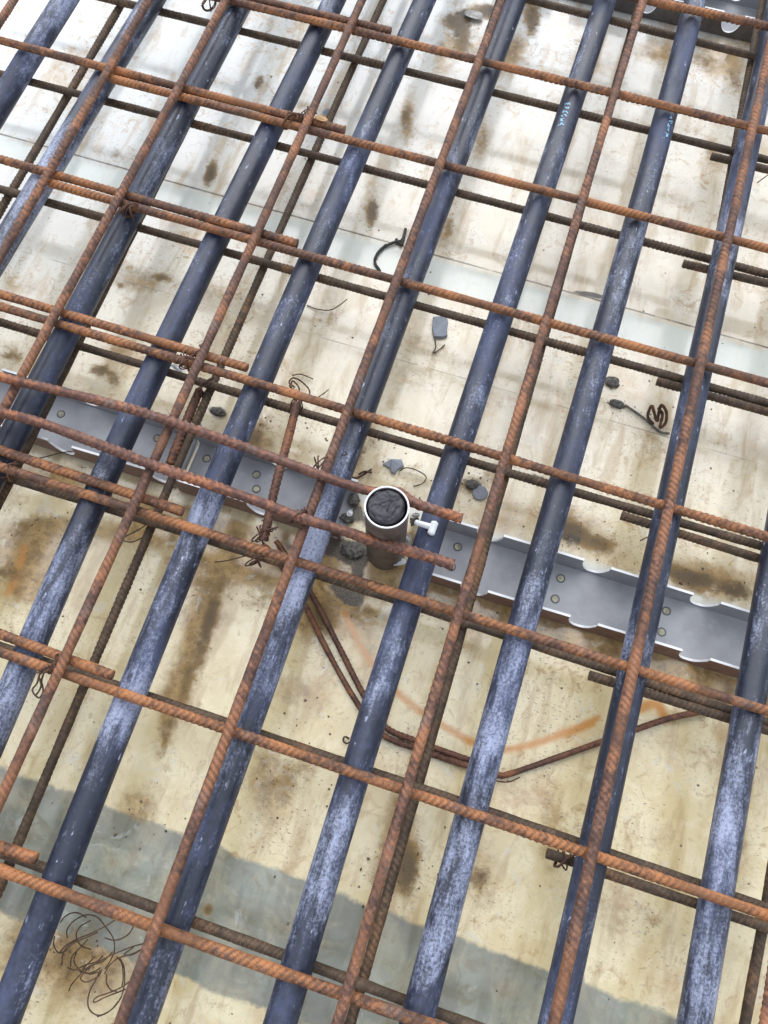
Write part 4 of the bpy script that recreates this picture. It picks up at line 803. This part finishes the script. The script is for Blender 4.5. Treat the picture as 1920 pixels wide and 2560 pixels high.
scrap(Pl(r2s, k2, [(700, 1075), (780, 1020), (880, 1010), (900, 1060), (860, 1095), (760, 1105)], .012), 'shiny bent metal scrap at the near foot of the sleeve', M_EDGE, .004)
scrap(Pl(r2s, k2, [(930, 560), (1010, 540), (1050, 570), (1000, 600), (920, 610)], .02), 'bent grey scrap touching the right side of the sleeve', M_FILM)
scrap(Pl(r2s, k2, [(280, 520), (330, 510), (350, 560), (310, 590), (270, 580)], .012), 'small bright scrap in the channel left of the sleeve', M_EDGE, .003)
scrap(Pl(r2s, k2, [(90, 750), (150, 740), (200, 780), (190, 820), (120, 810)], .012), 'pale folded scrap by the near flange left of the sleeve', M_FILM)
scrap(Pl((640, 0), T, [(370, 755), (400, 745), (470, 765), (465, 790), (400, 785)], .088), 'light wood chip resting on the mesh crossing near the top', M_CHIP, .0015, 'wood_chip', 'wood chip')
scrap(Pl((640, 0), T, [(420, 730), (460, 700), (490, 710), (480, 745), (440, 750)], .004), 'small grey flake on the deck under the wood chip', M_SLATE, .001, 'grey_flake', 'flake')
scrap(Pl((0, 640), T, [(1250, 1085), (1310, 1085), (1330, 1120), (1290, 1130), (1240, 1110)], .028), 'bright bent metal tab at the joint of the two left channels', M_EDGE, .002)
scrap(Pl((0, 640), T, [(1100, 700), (1150, 700), (1200, 740), (1180, 760), (1110, 730)], .045), 'shiny bit of foil under the tangled wire tie', M_EDGE, .002)
scrap(Pl((1000, 0), 500 / 1659, [(540, 75), (620, 90), (700, 110), (690, 170), (610, 160), (520, 130)], .004), 'pinkish pale flat scrap on the dirty deck at the top', M_FILM, .001)
# white T shaped peg on the pipe
peg = tag(empty('plastic_peg', pt(1067, 1315, H_Q + PR)), 'small white T shaped plastic peg lying on a pipe right of the sleeve', 'plastic peg')
def rodm(a, b, r0, r1, k=16):
    a = np.array(a); b = np.array(b); Pp = densify([a, b], .001); n = len(Pp)
    def pr(s):
        t = s / s[-1]; e = np.minimum(1, np.minimum(s, s[-1] - s) / .0012 + .55)
        return ((r0 + (r1 - r0) * t) * e)[:, None] * np.ones((1, k))
    return sweep(Pp, pr, 'rod')
hp = H_Q + PR + .0026
link('stem', rodm(pt(1036, 1305, hp), pt(1080, 1318, hp), .0024, .0029), M_WHITE, peg)
link('head', rodm(pt(1088, 1304, hp + .0004), pt(1076, 1337, hp + .0004), .0034, .0034), M_WHITE, peg)
# grit on the deck: nobody could count it
V = []; Fc = []; rg = random.Random(3)
heavy = [(1240, 1160), (1500, 1255), (1010, 1050), (720, 1250), (620, 1560), (880, 1880), (640, 1700), (1000, 60), (560, 920), (100, 1150), (800, 960), (1100, 1290), (1350, 1440), (150, 2080), (1400, 860), (300, 1780)]
for q in range(800):
    if rg.random() < .6:
        hx, hy = rg.choice(heavy); x = hx * K + rg.gauss(0, 70); y = hy * K + rg.gauss(0, 40)
    else: x = rg.uniform(-100, 2020); y = rg.uniform(-100, 2660)
    c = at(x, y, 0); r = 10 ** rg.uniform(-3.5, -2.85); o = len(V); r_ = [rg.uniform(.6, 1.3) for _ in range(6)]
    for i in range(5): a = i * 1.2566; V.append((c.x + r * r_[i] * math.cos(a), c.y + r * r_[i] * math.sin(a), .0003 + r * .1))
    V.append((c.x, c.y, .0005 + r * .7)); V.append((c.x, c.y, 0.0001))
    for i in range(5): Fc.append([o + i, o + (i + 1) % 5, o + 5]); Fc.append([o + (i + 1) % 5, o + i, o + 6])
tag(link('grit', mesh('grit', V, Fc), M_GRIT), 'fine dark crumbs scattered over the deck', 'grit', None, 'stuff')
